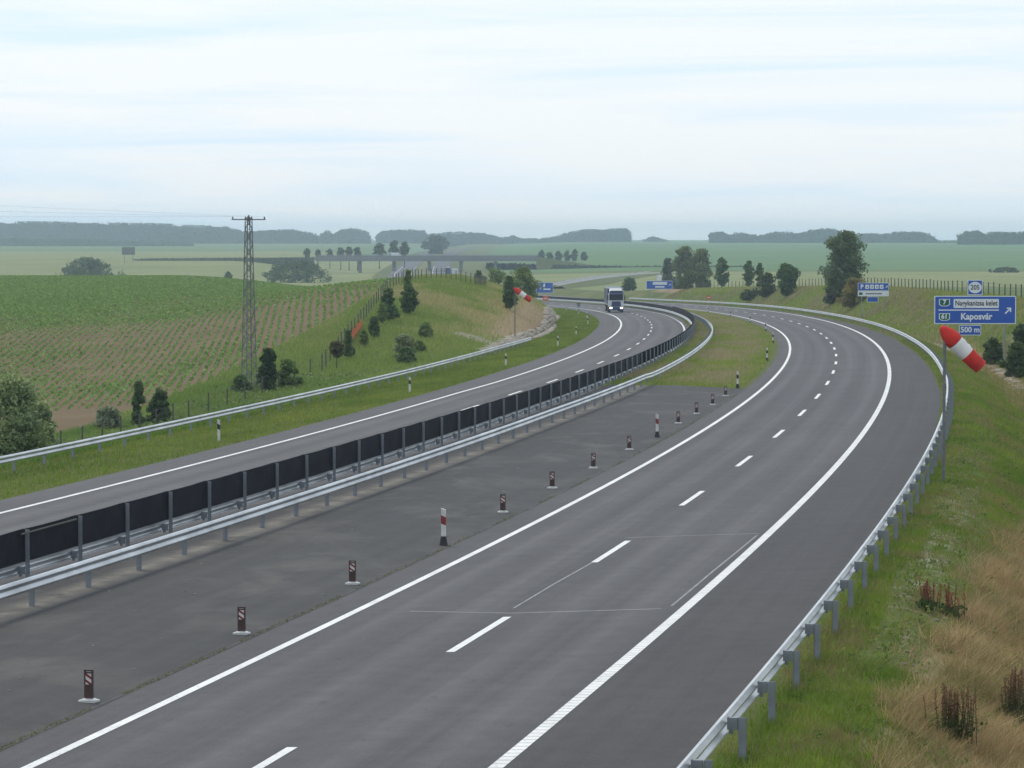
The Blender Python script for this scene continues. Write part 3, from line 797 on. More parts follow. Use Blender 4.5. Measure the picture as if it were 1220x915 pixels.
# ------------------------------------------------------------------ lorries
def wheel_meshes():
    ty = MB().tube([(-.15, 0, 0), (-.12, 0, 0), (.12, 0, 0), (.15, 0, 0)], [.44, .50, .50, .44], 18)
    rm = MB().tube([(-.16, 0, 0), (.16, 0, 0)], [.27, .27], 14)
    return ty.mesh('tyre'), rm.mesh('rim')
TY, RM = wheel_meshes()
def wheel(x, y, t):
    w_ = obj('wheel', TY, M['tyre'], t, (x, y, .5)); obj('rim', RM, M['steel'], w_)
def lorry(label, loc, rz, cabm, roofm, tarp, lights=True):
    """forward = +Y, origin on the ground under the front bumper"""
    t = thing('lorry', label, 'lorry', loc, rz)
    b = MB(); b.prism([(-1.22, .95), (1.22, .95), (1.22, 3.0), (1.12, 3.12), (-1.12, 3.12), (-1.22, 3.0)], -2.25, -.1)
    cab = b.build('cab', cabm, t)
    r = MB(); k = len(r.v)      # roof fairing: rises towards the rear
    for y, z, hw in ((-.25, 3.12, 1.10), (-.55, 3.55, 1.08), (-1.2, 3.86, 1.04), (-2.2, 3.95, 1.04)):
        r.v += [(-hw, y, 3.11), (-hw, y, z - .12), (-hw + .2, y, z), (hw - .2, y, z), (hw, y, z - .12), (hw, y, 3.11)]
    for i in range(3):
        for j in range(5): r.f.append([k+i*6+j, k+i*6+j+1, k+(i+1)*6+j+1, k+(i+1)*6+j])
    r.f.append([k+j for j in range(6)][::-1]); r.f.append([k+18+j for j in range(6)])
    r.build('roof_fairing', roofm, cab)
    MB().prism([(-1.12, 2.02), (1.12, 2.02), (1.10, 2.92), (-1.10, 2.92)], -.10, -.05).build('windscreen', M['glass'], cab)
    MB().box((0, .02, 3.02), (2.36, .36, .16)).box((0, -.30, 3.36), (2.12, .20, .46), taper=.93).build('sun_visor', M['cabblue'], cab)
    MB().prism([(-.78, 1.02), (.78, 1.02), (.70, 1.86), (-.70, 1.86)], -.10, -.04).build('grille', M['cabblue'], cab)
    MB().box((0, -.05, .68), (2.44, .5, .56)).build('bumper', M['cabblue'], cab)
    for sx in (-1, 1):
        MB().box((sx*.86, .215, .78), (.42, .05, .24)).build('headlight', M['lamp'] if lights else M['signwhite'], cab)
        MB().box((sx*1.40, -.15, 2.45), (.18, .12, .78)).box((sx*1.28, -.15, 2.8), (.16, .06, .05)).build('mirror', M['black'], cab)
        MB().box((sx*1.225, -.95, 2.42), (.02, 1.0, .75)).build('side_window', M['glass'], cab)
    MB().box((0, -7.2, .85), (.9, 13.2, .3)).build('chassis', M['black'], t)
    MB().box((0, -9.3, 2.62), (2.55, 13.4, 2.75)).build('trailer', tarp, t)
    for y in (-1.35, -5.2, -11.6, -12.9, -14.2):
        for sx in (-1, 1): wheel(sx*1.03, y, t)
    for z in (1.30, 3.92): MB().box((0, -9.3, z), (2.60, 13.44, .12)).build('trailer_edge', M['steel'], t)
    return t
q = 437.0
lorry('oncoming lorry with lit headlights and white roof fairing on the far carriageway', P(q, float(OL(q)) - 1.95, .004), -float(PSI(q)) + math.pi, M['cabwhite'], M['white'], M['cabblue'])
q = float(SofY(1190)); lorry('white lorry driving away under the far bridge, ahead of another', P(q + 60, 1.0, .004), -float(PSI(q + 60)), M['cabwhite'], M['cabwhite'], M['cabblue'], False)
lorry('pale box lorry driving away below the hilltop fence, last before the bridge', P(q, 1.9, .004), -float(PSI(q)), M['cabwhite'], M['white'], M['trailer'], False)

# ------------------------------------------------------------------ far bridge and its approach road
YB = 1500.0
br = thing('road_bridge', 'long grey concrete road bridge crossing the motorway in the distance', 'bridge', (-40, YB, -7))
zt, zb = px_at(610, 305.2, YB).z, px_at(610, 311.5, YB).z
xa, xb = px_at(376, 0, YB).x, px_at(640, 0, YB).x
b = MB(); b.box(((xa+xb)/2 + 40, 0, (zt+zb)/2 + 7 - .2), (xb - xa, 11, zt - zb - .7)); b.build('deck', M['concrete'], br)
zt_deck = zt - .55
for y in (-5.4, 5.4):
    MB().box(((xa+xb)/2 + 40, y, zt + 7 - .1), (xb - xa, .45, .75)).build('parapet', M['concrete'], br)
    for z in (.55, .95): MB().box(((xa+xb)/2 + 40, y, zt + 7 + z - .1), (xb - xa, .07, .07)).build('handrail', M['steel_post'], br)
for u in (428, 469, 511, 549, 590):
    xx = px_at(u, 0, YB).x
    for y in (-3.2, 3.2):
        g = float(Gxy(xx, YB + y)); zt_ = zb + .15
        MB().tube([(xx + 40, y, g + 7 - .5), (xx + 40, y, zt_ + 7)], .75, 12).build('pier', M['concrete'], br)
    MB().box((xx + 40, 0, zb + 7 - .05), (1.6, 9, .7)).build('crosshead', M['concrete'], br)
M['dkbank'] = simple('dark_bank', (.06, .07, .035), (.10, .10, .05), .05, .95)
def approach(name, u0, u1, v_top0, v_top1, Y0, Y1, flat=9.0):
    V = []; n = 24
    for i in range(n + 1):
        t = i/n; u = u0 + (u1 - u0)*t; Y = Y0 + (Y1 - Y0)*t; p = px_at(u, v_top0 + (v_top1 - v_top0)*t, Y)
        g = float(Gxy(p.x, Y)); hh = max(.3, p.z - g)
        V += [(p.x, Y - flat/2 - hh*1.6, g - .3), (p.x, Y - flat/2, g + hh), (p.x, Y + flat/2, g + hh), (p.x, Y + flat/2 + hh*1.6, g - .3)]
    F = []
    for i in range(n):
        for j in range(3): F.append([i*4+j, i*4+j+1, (i+1)*4+j+1, (i+1)*4+j])
    F += [[0, 1, 2, 3], [n*4+3, n*4+2, n*4+1, n*4]]
    o = tag(obj(name, mesh_np(name, V, F), M['bank']), kind='structure'); return o
approach('road_embankment', 639, 720, 305.8, 318, 1500, 1560)
# slip road climbing from the motorway
sl = [px_at(655, 340, 960), px_at(690, 334, 1010), px_at(730, 329, 1090), px_at(775, 325.5, 1180), px_at(830, 324, 1270)]
poly_road('slip_road', [tuple(p) for p in sl], 6.5, M['slip'])
def rail_simple(label, pts):
    t = thing('guardrail', label, 'guardrail', pts[0]); o0 = Vector(pts[0])
    b = MB()
    for p, q in zip(pts[:-1], pts[1:]):
        p = Vector(p) - o0; q = Vector(q) - o0; d = q - p
        b.box(((p+q)/2 + Vector((0, 0, .6))), (d.xy.length, .06, .32), rz=math.atan2(d.y, d.x))
    b.build('rail', M['steel'], t)
    for p in pts: MB().box(Vector(p) - o0 + Vector((0, .1, .1)), (.1, .1, 1.1)).build('post', M['steel_post'], t)
fz = lambda p, dy, dz: (p.x, p.y + dy, p.z + dz)
ipts = [sl[0].lerp(sl[1], k/4) for k in range(4)] + [sl[1].lerp(sl[2], k/5) for k in range(5)] + [sl[2].lerp(sl[3], k/5) for k in range(6)]
rail_simple('distant steel guardrail along the slip road', [fz(p, 2.8, .0) for p in ipts])

# ------------------------------------------------------------------ lattice pylon and conductors
YP = 226.0
pb_ = px_at(297, 462, YP); gz = float(Gxy(pb_.x, YP)); pyl = thing('lattice_pylon', 'grey steel lattice pylon with single crossarm at the edge of the crop field', 'pylon', (pb_.x, YP, gz), .55)
HT = px_at(297, 258, YP).z - gz; NB = 21
def leg_xy(z, sx, sy): hw = .43 + (.18 - .43)*z/HT; return Vector((sx*hw, sy*hw, z))
for sx in (-1, 1):
    for sy in (-1, 1): MB().tube([leg_xy(-.4, sx, sy), leg_xy(HT, sx, sy)], .042, 4).build('leg', M['pylon'], pyl)
zs = [HT*(1 - (1 - i/NB)**1.12) for i in range(NB + 1)]
for i in range(NB):
    for f, (a, c_) in enumerate((((-1,-1),(1,-1)), ((1,-1),(1,1)), ((1,1),(-1,1)), ((-1,1),(-1,-1)))):
        if (i + f) % 2: a, c_ = c_, a
        MB().tube([leg_xy(zs[i], *a), leg_xy(zs[i+1], *c_)], .026, 4).tube([leg_xy(zs[i], *c_), leg_xy(zs[i], *a)], .02, 4).build('brace', M['pylon'], pyl)
MB().box((0, 0, HT - .22), (2.75, .12, .08)).box((0, .15, HT - .2), (2.3, .05, .05)).tube([(0, 0, HT - .3), (0, 0, HT + .12)], .06, 6).build('crossarm', M['pylon'], pyl)
ins = []
for x in (-1.3, 0, 1.3):
    MB().tube([(x, 0, HT - .18), (x, 0, HT - .08), (x, 0, HT + .0)], [.04, .06, .02], 8).build('insulator', M['maroon'], pyl)
    ins.append(Vector((pb_.x + x*math.cos(.55), YP + x*math.sin(.55), gz + HT + .0)))
for i, p in enumerate(ins):
    e = Vector((-75 + i*2.2, 172 - i*1.0, p.z + (.3, 1.5, 2.6)[i])); n = 24; pts = []
    for k in range(n + 1):
        u = k/n; w_ = p.lerp(e, u); w_.z -= .25*4*u*(1 - u); pts.append(w_ - p)
    tag(MB().tube(pts, .004, 5).build('power_cable', M['pylon'], None, p), 'thin power cable running from the lattice pylon across the sky', 'cable', 'power cables at the pylon')

# ------------------------------------------------------------------ fences
def fence(label, pts, spacing=5.0, h=1.55, pr=.055):
    p = np.array([(q.x, q.y) for q in pts]); t = np.concatenate([[0], np.cumsum(np.hypot(*np.diff(p, axis=0).T))])
    tt = np.arange(0, t[-1], spacing); xs, ys = np.interp(tt, t, p[:, 0]), np.interp(tt, t, p[:, 1]); zs_ = Gxy(xs, ys)
    root = thing('wire_fence', label, 'fence', (xs[0], ys[0], zs_[0])); o0 = Vector(root.location)
    pm = MB().tube([(0, 0, -.3), (0, 0, h)], [pr, pr*.9], 6).mesh('post')
    for x, y, z in zip(xs, ys, zs_):
        o_ = obj('post', pm, M['wood'], root, Vector((x, y, z)) - o0, rot=(random.uniform(-.03, .03), random.uniform(-.03, .03), 0)); o_.scale = (1, 1, random.uniform(.92, 1.05))
    b = MB()
    for hh in (.15, .45, .75, 1.05, 1.4):
        b.tube([Vector((x, y, z + hh)) - o0 for x, y, z in zip(xs, ys, zs_)], .009, 3, cap=False)
    b.build('wire', M['wood'], root)
    return root
lf = [Vector((-30, 130, 0)), Vector((-26, 165, 0)), Vector((-21.5, 203, 0)), Vector((-14.9, 238, 0)), Vector((-14.3, 290, 0)), Vector((-13.9, 340, 0)), Vector((-13.0, 366, 0))]
fence('wooden post and wire fence between the crop field and the mound', lf, 4.6, 1.55)
fence('dark wooden fence along the crest of the mound, overlooking the far motorway', [Vector((-13.0, 367, 0)), Vector((-11.0, 371, 0)), Vector((-4.6, 376, 0)), Vector((-3.2, 384, 0))], .75, 1.5, .05)
rf_s = np.arange(215, 700, 8.0)
fence('post and wire fence along the top of the right bank', [Vector((*map(float, xy(q, float(O_TOP(q)) + .6)), 0)) for q in rf_s], 4.5, 1.5, .07)
# orange safety netting tied along the left fence
n_ = 14; V = []; F = []
A0, A1 = Vector((-14.4, 262, 0)), Vector((-14.2, 287, 0)); A0.z = float(Gxy(A0.x, A0.y)); root0 = A0.copy()
for i in range(n_ + 1):
    u = i/n_; p = A0.lerp(A1, u); g = float(Gxy(p.x, p.y)); w_ = .06*math.sin(i*1.7)
    for dy in (0, .02):
        for hh in (.05, .45 + .04*math.sin(i), .95 + .10*math.sin(i*2.1)): V.append((p.x + w_*hh - root0.x + .12 + dy, p.y - root0.y, g + hh - root0.z))
for i in range(n_):
    for sd in (0, 3):
        for j in (0, 1):
            a = i*6 + sd + j; F.append([a, a+6, a+7, a+1])
tag(obj('safety_net', mesh_np('safety_net', V, F), M['orange'], None, root0), 'torn orange safety netting strung along the field fence', 'netting')
# orange work boards beside the road
def board(u, v, label, k=1.0, ya=300):
    p = on_ground(u, v, ya); t = thing('warning_board', label, 'warning board', p)
    MB().box((0, 0, .95*k), (.9*k, .05, .75*k)).build('panel', M['orange'], t)
    for x in (-.3, .3): MB().box((x*k, .05, .3*k), (.06, .06, .9*k)).build('leg', M['steel_post'], t)
    MB().box((0, -.03, .95*k), (.6*k, .012, .2*k)).build('stripe', M['white'], t)
board(844.5, 360, 'small orange warning board behind the outer guardrail at the far bend', 1.0)
board(650, 362.5, 'orange warning board beside the far carriageway, past the end of the mound', 1.3, 400)
mp = on_ground(689.5, 368, 300); mk = thing('marker_cabinet', 'small dark cabinet on a short leg beside the far carriageway', 'cabinet', mp)
MB().box((0, 0, .75), (.6, .35, .6)).build('box', M['signback'], mk); MB().box((0, 0, .2), (.12, .12, .7)).build('leg', M['steel_post'], mk); MB().box((0, 0, 1.07), (.66, .4, .05)).build('lid', M['black'], mk)
# van crossing the far bridge
vb = px_at(472, 304.6, YB - 2); vn = thing('van', 'white van crossing the far road bridge', 'van', (vb.x, YB - 2, zt_deck))
MB().prism([(-2.6, .35), (2.4, .35), (2.6, .9), (2.0, 1.25), (1.5, 2.25), (-2.6, 2.3)], -.95, .95).build('body', M['signwhite'], vn)
MB().prism([(1.42, 1.3), (1.95, 1.3), (1.55, 2.0), (1.42, 2.05)], -.98, -.955).build('window', M['glass'], vn)
for x in (-1.6, 1.7):
    for y in (-.9, .9): MB().tube([(x, y - .1, .34), (x, y + .1, .34)], .34, 12).build('wheel', M['tyre'], vn)
# big sign seen from behind in the far field
bp = px_at(153, 304, 1450); g = float(Gxy(bp.x, 1450)); t = thing('billboard', 'dark back of a large sign standing in the far left field', 'billboard', (bp.x, 1450, g))
MB().box((0, 0, px_at(0, 299, 1450).z - g), (6.2, .3, 3.6)).build('panel', M['signback'], t)
for x in (-2, 2): MB().box((x, .3, (bp.z - g + 2)/2 - .3), (.3, .3, bp.z - g + 2.6)).build('post', M['steel_post'], t)

# ------------------------------------------------------------------ vegetation
def cards(C, size, cols, flat=.35, aspect=.75):
    """leaf-shaped quads at centres C; returns V, F, colours"""
    n = len(C); a = rng.normal(size=(n, 3)); a /= np.linalg.norm(a, axis=1)[:, None]
    b = rng.normal(size=(n, 3)); b -= a*(a*b).sum(1)[:, None]; b /= np.linalg.norm(b, axis=1)[:, None]
    s = (np.asarray(size)*(.6 + .8*rng.random(n)))[:, None]
    V = np.stack([C - a*s*.5, C + b*s*aspect*.5 - a*s*.05, C + a*s*.5, C - b*s*aspect*.5 - a*s*.05], 1).reshape(-1, 3)
    return V, np.arange(4*n).reshape(n, 4), np.repeat(cols, 4, 0)
SHAPES = {
 'cone': lambda t: (1 - t)**.75*(.35 + .65*np.minimum(1, t*7)),
 'oval': lambda t: np.sin(np.pi*np.clip(t*.94 + .03, 0, 1))**.62,
 'tall': lambda t: (np.sin(np.pi*np.clip(t*.93 + .05, 0, 1)**.8))**.7,
 'dome': lambda t: np.sqrt(np.clip(1 - t**2.2, 0, 1))*(.75 + .25*np.minimum(1, t*5)),
}
def crown_mesh(h, w, shape, n, size, colr, clumps=40, z0=0.0, var=.25, gap=.25, seed=0):
    """leaf clumps spread through the crown volume (uneven outline, gaps between clumps)"""
    r = np.random.default_rng(seed); f = SHAPES[shape]; colr = np.array(colr)*1.75
    tc = r.random(clumps)**.9; ang = r.random(clumps)*2*np.pi; rr = np.sqrt(.15 + .85*r.random(clumps))*(.58 + .62*r.random(clumps))
    rad = f(tc)*w/2*rr
    cc = np.stack([rad*np.cos(ang), rad*np.sin(ang), z0 + tc*h*.97], 1)
    cr = (min(w, h*1.3)*.165 + .03*h)*(.6 + .7*r.random(clumps)); cb = 1 + var*(r.random(clumps) - .5)*2
    hue = r.random(clumps)
    idx = r.integers(0, clumps, n); d = r.normal(size=(n, 3)); d /= np.linalg.norm(d, axis=1)[:, None]
    d *= (r.random(n)**.5)[:, None]*cr[idx][:, None]; d[:, 2] *= .75
    Cn = cc[idx] + d; Cn[:, 2] = np.maximum(Cn[:, 2], z0*.7 + .05)
    base = np.array(colr); alt = base*np.array([1.35, 1.12, .8])
    cl = (base[None]*(1 - hue[idx][:, None]*.5) + alt[None]*hue[idx][:, None]*.5)*cb[idx][:, None]*(.85 + .3*r.random(n))[:, None]
    V, F, c_ = cards(Cn, size, cl)
    me = mesh_np('crown', V, F); attr_c(me, 'col', c_); return me
def trunk_mesh(h, w, z0, top, seed=0):
    r = random.Random(seed); b = MB(); r0 = max(.04, h*.018)
    b.tube([(0, 0, -.25), (0, 0, z0*.6), (w*.02, 0, z0 + (top - z0)*.4), (0, w*.02, z0 + (top - z0)*.85)], [r0*1.3, r0, r0*.7, r0*.2], 7)
    for k in range(6):
        a = r.random()*6.28; z = z0 + (top - z0)*r.uniform(.05, .6); L = w*.38
        b.tube([(0, 0, z), (L*.5*math.cos(a), L*.5*math.sin(a), z + L*.35), (L*math.cos(a), L*math.sin(a), z + L*.8)], [r0*.5, r0*.35, r0*.12], 5)
    return b.mesh('trunk', True)
TREE_SEED = [100]
def tree(name, label, base, h, w, shape='oval', colr=(.05, .085, .025), n=1800, size=.35, z0=None, cat='tree', clumps=45, group=None, var=.25):
    n = int(n*1.9); size *= 1.12; TREE_SEED[0] += 1; sd = TREE_SEED[0]
    z0 = h*.12 if z0 is None else z0
    t = thing(name, label, cat, base, group=group)
    obj('trunk' if cat == 'tree' else 'stem', trunk_mesh(h, w, max(z0, .1), h, sd), M['bark'], t)
    obj('crown', crown_mesh(h - z0, w, shape, n, size, colr, clumps, z0, var, seed=sd), M['leaf'], t)
    return t
def ptree(name, label, u, vb, vt, wpx, shape, colr, n=1500, k=.62, ya=60, z0=None, cat='tree', clumps=45, group=None, yb=5000, var=.25):
    """tree whose foot stands on the ground seen at pixel (u, vb), top at vt"""
    p = on_ground(u, vb, ya, yb); ppm = FPX/p.y; h = (vb - vt)/ppm; w_ = wpx/ppm
    return tree(name, label, p, h, w_, shape, colr, n, k*max(.35, 7/ppm*.55), z0, cat, clumps, group, var)
DG = (.052, .088, .038); MG = (.085, .125, .042); OL_ = (.12, .145, .08)
# young trees on the mound
ptree('young_conifer', 'slim young tree with reddish tip below the orange netting', 401, 443, 408, 15, 'oval', (.06, .06, .03), 900, z0=1.2)
ptree('young_conifer', 'dark slim young tree next to the reddish one by the field fence', 415, 429, 394, 14, 'cone', DG, 1000)
ptree('young_conifer', 'little bushy young tree just right of the orange netting', 433, 414, 394, 10, 'oval', MG, 700)
ptree('young_conifer', 'narrow dark young tree above the little bushy one', 446, 404, 377, 13, 'tall', DG, 1000)
ptree('young_conifer', 'light green young tree leaning against the large dark conifer', 455, 388, 362, 15, 'cone', MG, 1000)
ptree('conifer_tree', 'largest dark conifer on the field side of the mound', 463, 384, 346, 24, 'cone', DG, 2200, clumps=60)
ptree('conifer_tree', 'dark conifer standing alone on the grassy mound slope', 487, 376, 341, 20, 'oval', DG, 1900, clumps=55)
ptree('young_tree', 'small upright tree on the mound crest at the fence corner', 486, 345, 322, 10, 'tall', MG, 700)
ptree('conifer_tree', 'dark conifer on the mound beside the left windsock', 607, 370, 331, 22, 'cone', DG, 2200, clumps=60)
ptree('slope_shrub', 'loose grey green shrub low on the mound slope', 482, 430, 400, 26, 'dome', OL_, 1500, z0=.1, cat='shrub')
ptree('slope_shrub', 'dark round shrub in front of the loose shrub on the mound', 484, 435, 415, 22, 'dome', DG, 1300, z0=.1, cat='shrub')
ptree('slope_shrub', 'small dark shrub on the mound slope right of the lone conifer', 508, 404, 385, 18, 'dome', MG, 1100, z0=.1, cat='shrub')
ptree('slope_shrub', 'low green shrub on the mound between the other shrubs', 500, 422, 408, 16, 'dome', MG, 900, z0=.1, cat='shrub')
# behind the mound
def ftree(name, label, u, vb, vt, wpx, Y, shape, colr, n=900, k=.6, z0=None, cat='tree', clumps=55, group=None):
    p = px_at(u, vb, Y); g = float(Gxy(p.x, Y)); ppm = FPX/Y
    h = px_at(u, vt, Y).z - g
    return tree(name, label, Vector((p.x, Y, g)), max(1, h), wpx/ppm, shape, colr, n, k*max(.5, 4.2/ppm*.9), z0, cat, clumps, group)
ftree('roadside_tree', 'bushy tree rising behind the left windsock', 624, 350, 320, 34, 520, 'oval', MG, 2200, clumps=60)
ftree('roadside_tree', 'round bush top showing over the mound crest', 590, 345, 319, 26, 600, 'oval', MG, 1200)
ftree('roadside_tree', 'small bush top by the end of the hilltop fence', 569, 345, 322, 11, 600, 'oval', DG, 700)
# left foreground bank
ftree('willow_shrub', 'tall olive willow at the edge of the picture behind the guardrail', 16, 560, 452, 70, 150, 'tall', (.125, .165, .085), 10000, .30, .1, 'shrub', 130)
ftree('willow_shrub', 'shorter pale willow leaning beside the tall olive one', 50, 548, 480, 34, 156, 'tall', (.14, .18, .095), 5000, .30, .1, 'shrub', 60)
ptree('young_conifer', 'dark young conifer behind the guardrail near the brown field corner', 165, 512, 456, 18, 'cone', DG, 1500, yb=230)
ptree('bank_shrub', 'dark green bush beside the young conifer at the field corner', 190, 508, 466, 28, 'dome', (.045, .075, .03), 1700, z0=.1, cat='shrub', yb=230)
ptree('bank_shrub', 'grey leaved weed clump by the fence near the willow', 128, 515, 488, 34, 'dome', (.10, .125, .085), 1300, z0=.05, cat='shrub', yb=230)
ptree('bank_shrub', 'dark bush right of the pylon foot', 321, 470, 417, 24, 'tall', (.026, .048, .022), 1900, z0=.1, cat='shrub', yb=300)
ptree('bank_shrub', 'light green bush right of the dark bush near the pylon', 344, 464, 428, 26, 'dome', MG, 1500, z0=.05, cat='shrub', yb=300)
ptree('bank_shrub', 'low dark bush around the pylon foot', 287, 470, 450, 26, 'dome', DG, 1000, z0=.05, cat='shrub', yb=300)
# right side
ptree('bank_tree', 'tall broad tree on the right bank beside the services sign', 1005, 356, 277, 46, 'oval', (.062, .092, .046), 6500, .62, 300, 1.0, clumps=130)
ptree('bank_shrub', 'dark shrub at the foot of the tall tree', 992, 362, 340, 22, 'dome', (.04, .055, .03), 1200, z0=.05, cat='shrub', ya=300)
ptree('bank_shrub', 'russet and green shrub beneath the services sign', 1018, 366, 334, 36, 'dome', (.105, .095, .035), 2000, z0=.05, cat='shrub', ya=300)
ptree('bank_tree', 'round dense green bush on the bank behind the bend', 938, 353, 317, 28, 'oval', (.035, .068, .020), 2600, z0=.2, ya=300, clumps=70)
ptree('bank_shrub', 'dark low shrub sloping down from the round bush', 914, 354, 328, 26, 'dome', (.035, .055, .022), 1600, z0=.05, cat='shrub', ya=300)
ptree('bank_shrub', 'low dark scrub at the toe of the far bank', 894, 358, 346, 28, 'dome', (.045, .062, .028), 1000, z0=.05, cat='shrub', ya=300)
for u, vb, vt, w_, Y, lb in ((815, 345, 294, 27, 760, 'tall airy tree of the pair beyond the blue exit sign'), (836, 345, 298, 24, 740, 'paler airy tree of the pair beyond the blue exit sign')):
    ftree('grove_tree', lb, u, vb, vt, w_, Y, 'oval', (.085, .11, .06), 2400, clumps=70)
ftree('grove_tree', 'dark compact tree right of the airy pair', 860, 340, 308, 16, 700, 'tall', DG, 1200)
ftree('grove_tree', 'small dark tree at the fence, left of two', 892, 338, 311, 12, 640, 'tall', DG, 900)
ftree('grove_tree', 'smallest dark tree at the fence, right of two', 905, 338, 314, 9, 640, 'tall', DG, 700)
ftree('grove_tree', 'low hazy tree left of the airy pair', 796, 345, 309, 18, 860, 'dome', (.045, .06, .04), 900)
ftree('bank_shrub', 'scrub around the foot of the blue exit sign', 803, 346, 336, 26, 742, 'dome', (.05, .075, .03), 900, z0=.05, cat='shrub')
ftree('bank_shrub', 'small green bush right of the oncoming lorry', 750, 352, 331, 16, 800, 'dome', (.05, .085, .03), 800, z0=.05, cat='shrub')
ftree('bank_shrub', 'thicket below the airy trees on the bank', 828, 346, 326, 44, 700, 'dome', (.05, .07, .03), 1600, z0=.05, cat='shrub')
ptree('ditch_shrub', 'dark shrub in the ditch right of the main sign post', 1210, 452, 410, 30, 'dome', (.045, .072, .03), 2000, z0=.05, cat='shrub', ya=180)
ptree('ditch_shrub', 'dark low bush behind the main sign post', 1183, 436, 405, 26, 'dome', (.045, .072, .03), 1500, z0=.05, cat='shrub', ya=200)
ptree('ditch_shrub', 'deep green bush at the picture edge above the ditch', 1216, 428, 388, 22, 'dome', (.045, .07, .03), 1500, z0=.05, cat='shrub', ya=180)
# mid-distance
for i, u in enumerate((645, 655, 665, 676, 685, 696)):
    ftree('poplar', 'slim poplar in the short row in the far green field', u, 318, 298 + (i*7 % 4), 8, 1750, 'tall', (.04, .06, .03), 500, .55, group='row of field poplars')
for u, vt, w_, lb in ((105, 309, 84, 'long low thicket in the far left wheat field'), (352, 313, 96, 'long thicket behind the crop field right of the pylon')):
    ftree('thicket', lb, u, 330, vt, w_, 1150, 'dome', (.045, .072, .04), 3200, .5, .05, 'thicket', 130)
ftree('thicket', 'small bush left of the far thicket by the pylon', 272, 331, 325, 14, 1100, 'dome', (.045, .07, .03), 500, .5, .05, 'thicket')
ftree('thicket', 'hazy bushes in the far right field behind the main sign', 1197, 334, 319, 44, 1250, 'dome', (.045, .065, .035), 1600, .5, .05, 'thicket', 60)
ftree('clump_tree', 'dark round tree clump above the far end of the motorway', 519, 302, 282, 34, 2300, 'oval', (.04, .058, .035), 1600, .5, .3, clumps=60)
for i, (u, vt, w_) in enumerate(((366, 297, 8), (379, 298, 6), (393, 297, 7), (406, 296, 9), (416, 295, 9), (426, 295, 8), (470, 287, 12), (482, 288, 10), (611, 312, 14), (452, 290, 14))):
    ftree('embankment_tree', 'small hazy tree along the road embankment by the far bridge', u, 309, vt, w_, 1620, 'oval', (.045, .065, .035), 400, .55, z0=max(.3, px_at(u, 307, 1620).z - float(Gxy(px_at(u, 307, 1620).x, 1620))), group='trees on the far embankment')

# ------------------------------------------------------------------ grass, crops, stones
_NG = rng.random((64, 64))
def vnoise(x, y):
    xi = np.floor(x).astype(int); yi = np.floor(y).astype(int); fx = x - xi; fy = y - yi
    fx = fx*fx*(3-2*fx); fy = fy*fy*(3-2*fy)
    a = _NG[xi % 64, yi % 64]; b = _NG[(xi+1) % 64, yi % 64]; c_ = _NG[xi % 64, (yi+1) % 64]; d = _NG[(xi+1) % 64, (yi+1) % 64]
    return (a*(1-fx) + b*fx)*(1-fy) + (c_*(1-fx) + d*fx)*fy
def fbm(x, y): return .55*vnoise(x, y) + .3*vnoise(x*2.3+7, y*2.3+3) + .15*vnoise(x*5.1+1, y*5.1+9)
GREEN = np.array([.105, .19, .020]); GREEN2 = np.array([.215, .285, .045]); TAN = np.array([.44, .325, .18]); OLV = np.array([.22, .21, .07]); BRN = np.array([.17, .11, .06])
def blades(name, label, s, o, h, w_, cols, lean=.35, wind=0.25):
    n = len(s); x, y = xy(s, o); z = G(s, o)
    a = rng.random(n)*2*np.pi; dx, dy = np.cos(a)*w_/2, np.sin(a)*w_/2
    l1 = rng.normal(size=n)*lean*h + wind*h; l2 = rng.normal(size=n)*lean*h
    V = np.stack([np.stack([x-dx, y-dy, z-.02], 1), np.stack([x+dx, y+dy, z-.02], 1), np.stack([x+l1, y+l2, z+h], 1)], 1).reshape(-1, 3)
    me = mesh_np(name, V, np.arange(3*n).reshape(n, 3)); attr_c(me, 'col', np.repeat(cols, 3, 0))
    return tag(obj(name, me, M['grass']), label, 'grass', kind='stuff')
def scatter(n, s0, s1, of0, of1, tuft=0, r=.07):
    if tuft:      # blades gathered in tufts
        a, b = scatter(n//tuft, s0, s1, of0, of1)
        a = np.repeat(a, tuft); b = np.repeat(b, tuft)
        return a + rng.normal(size=len(a))*r, b + rng.normal(size=len(a))*r
    s = s0 + (s1 - s0)*rng.random(n); a = of0(s) if callable(of0) else of0; b = of1(s) if callable(of1) else of1
    return s, a + (b - a)*rng.random(n)
def lerp3(t, a, b): t = np.clip(t, 0, 1)[:, None]; return a[None]*(1-t) + b[None]*t
def shade(c_): return c_*(.75 + .5*rng.random(len(c_)))[:, None]
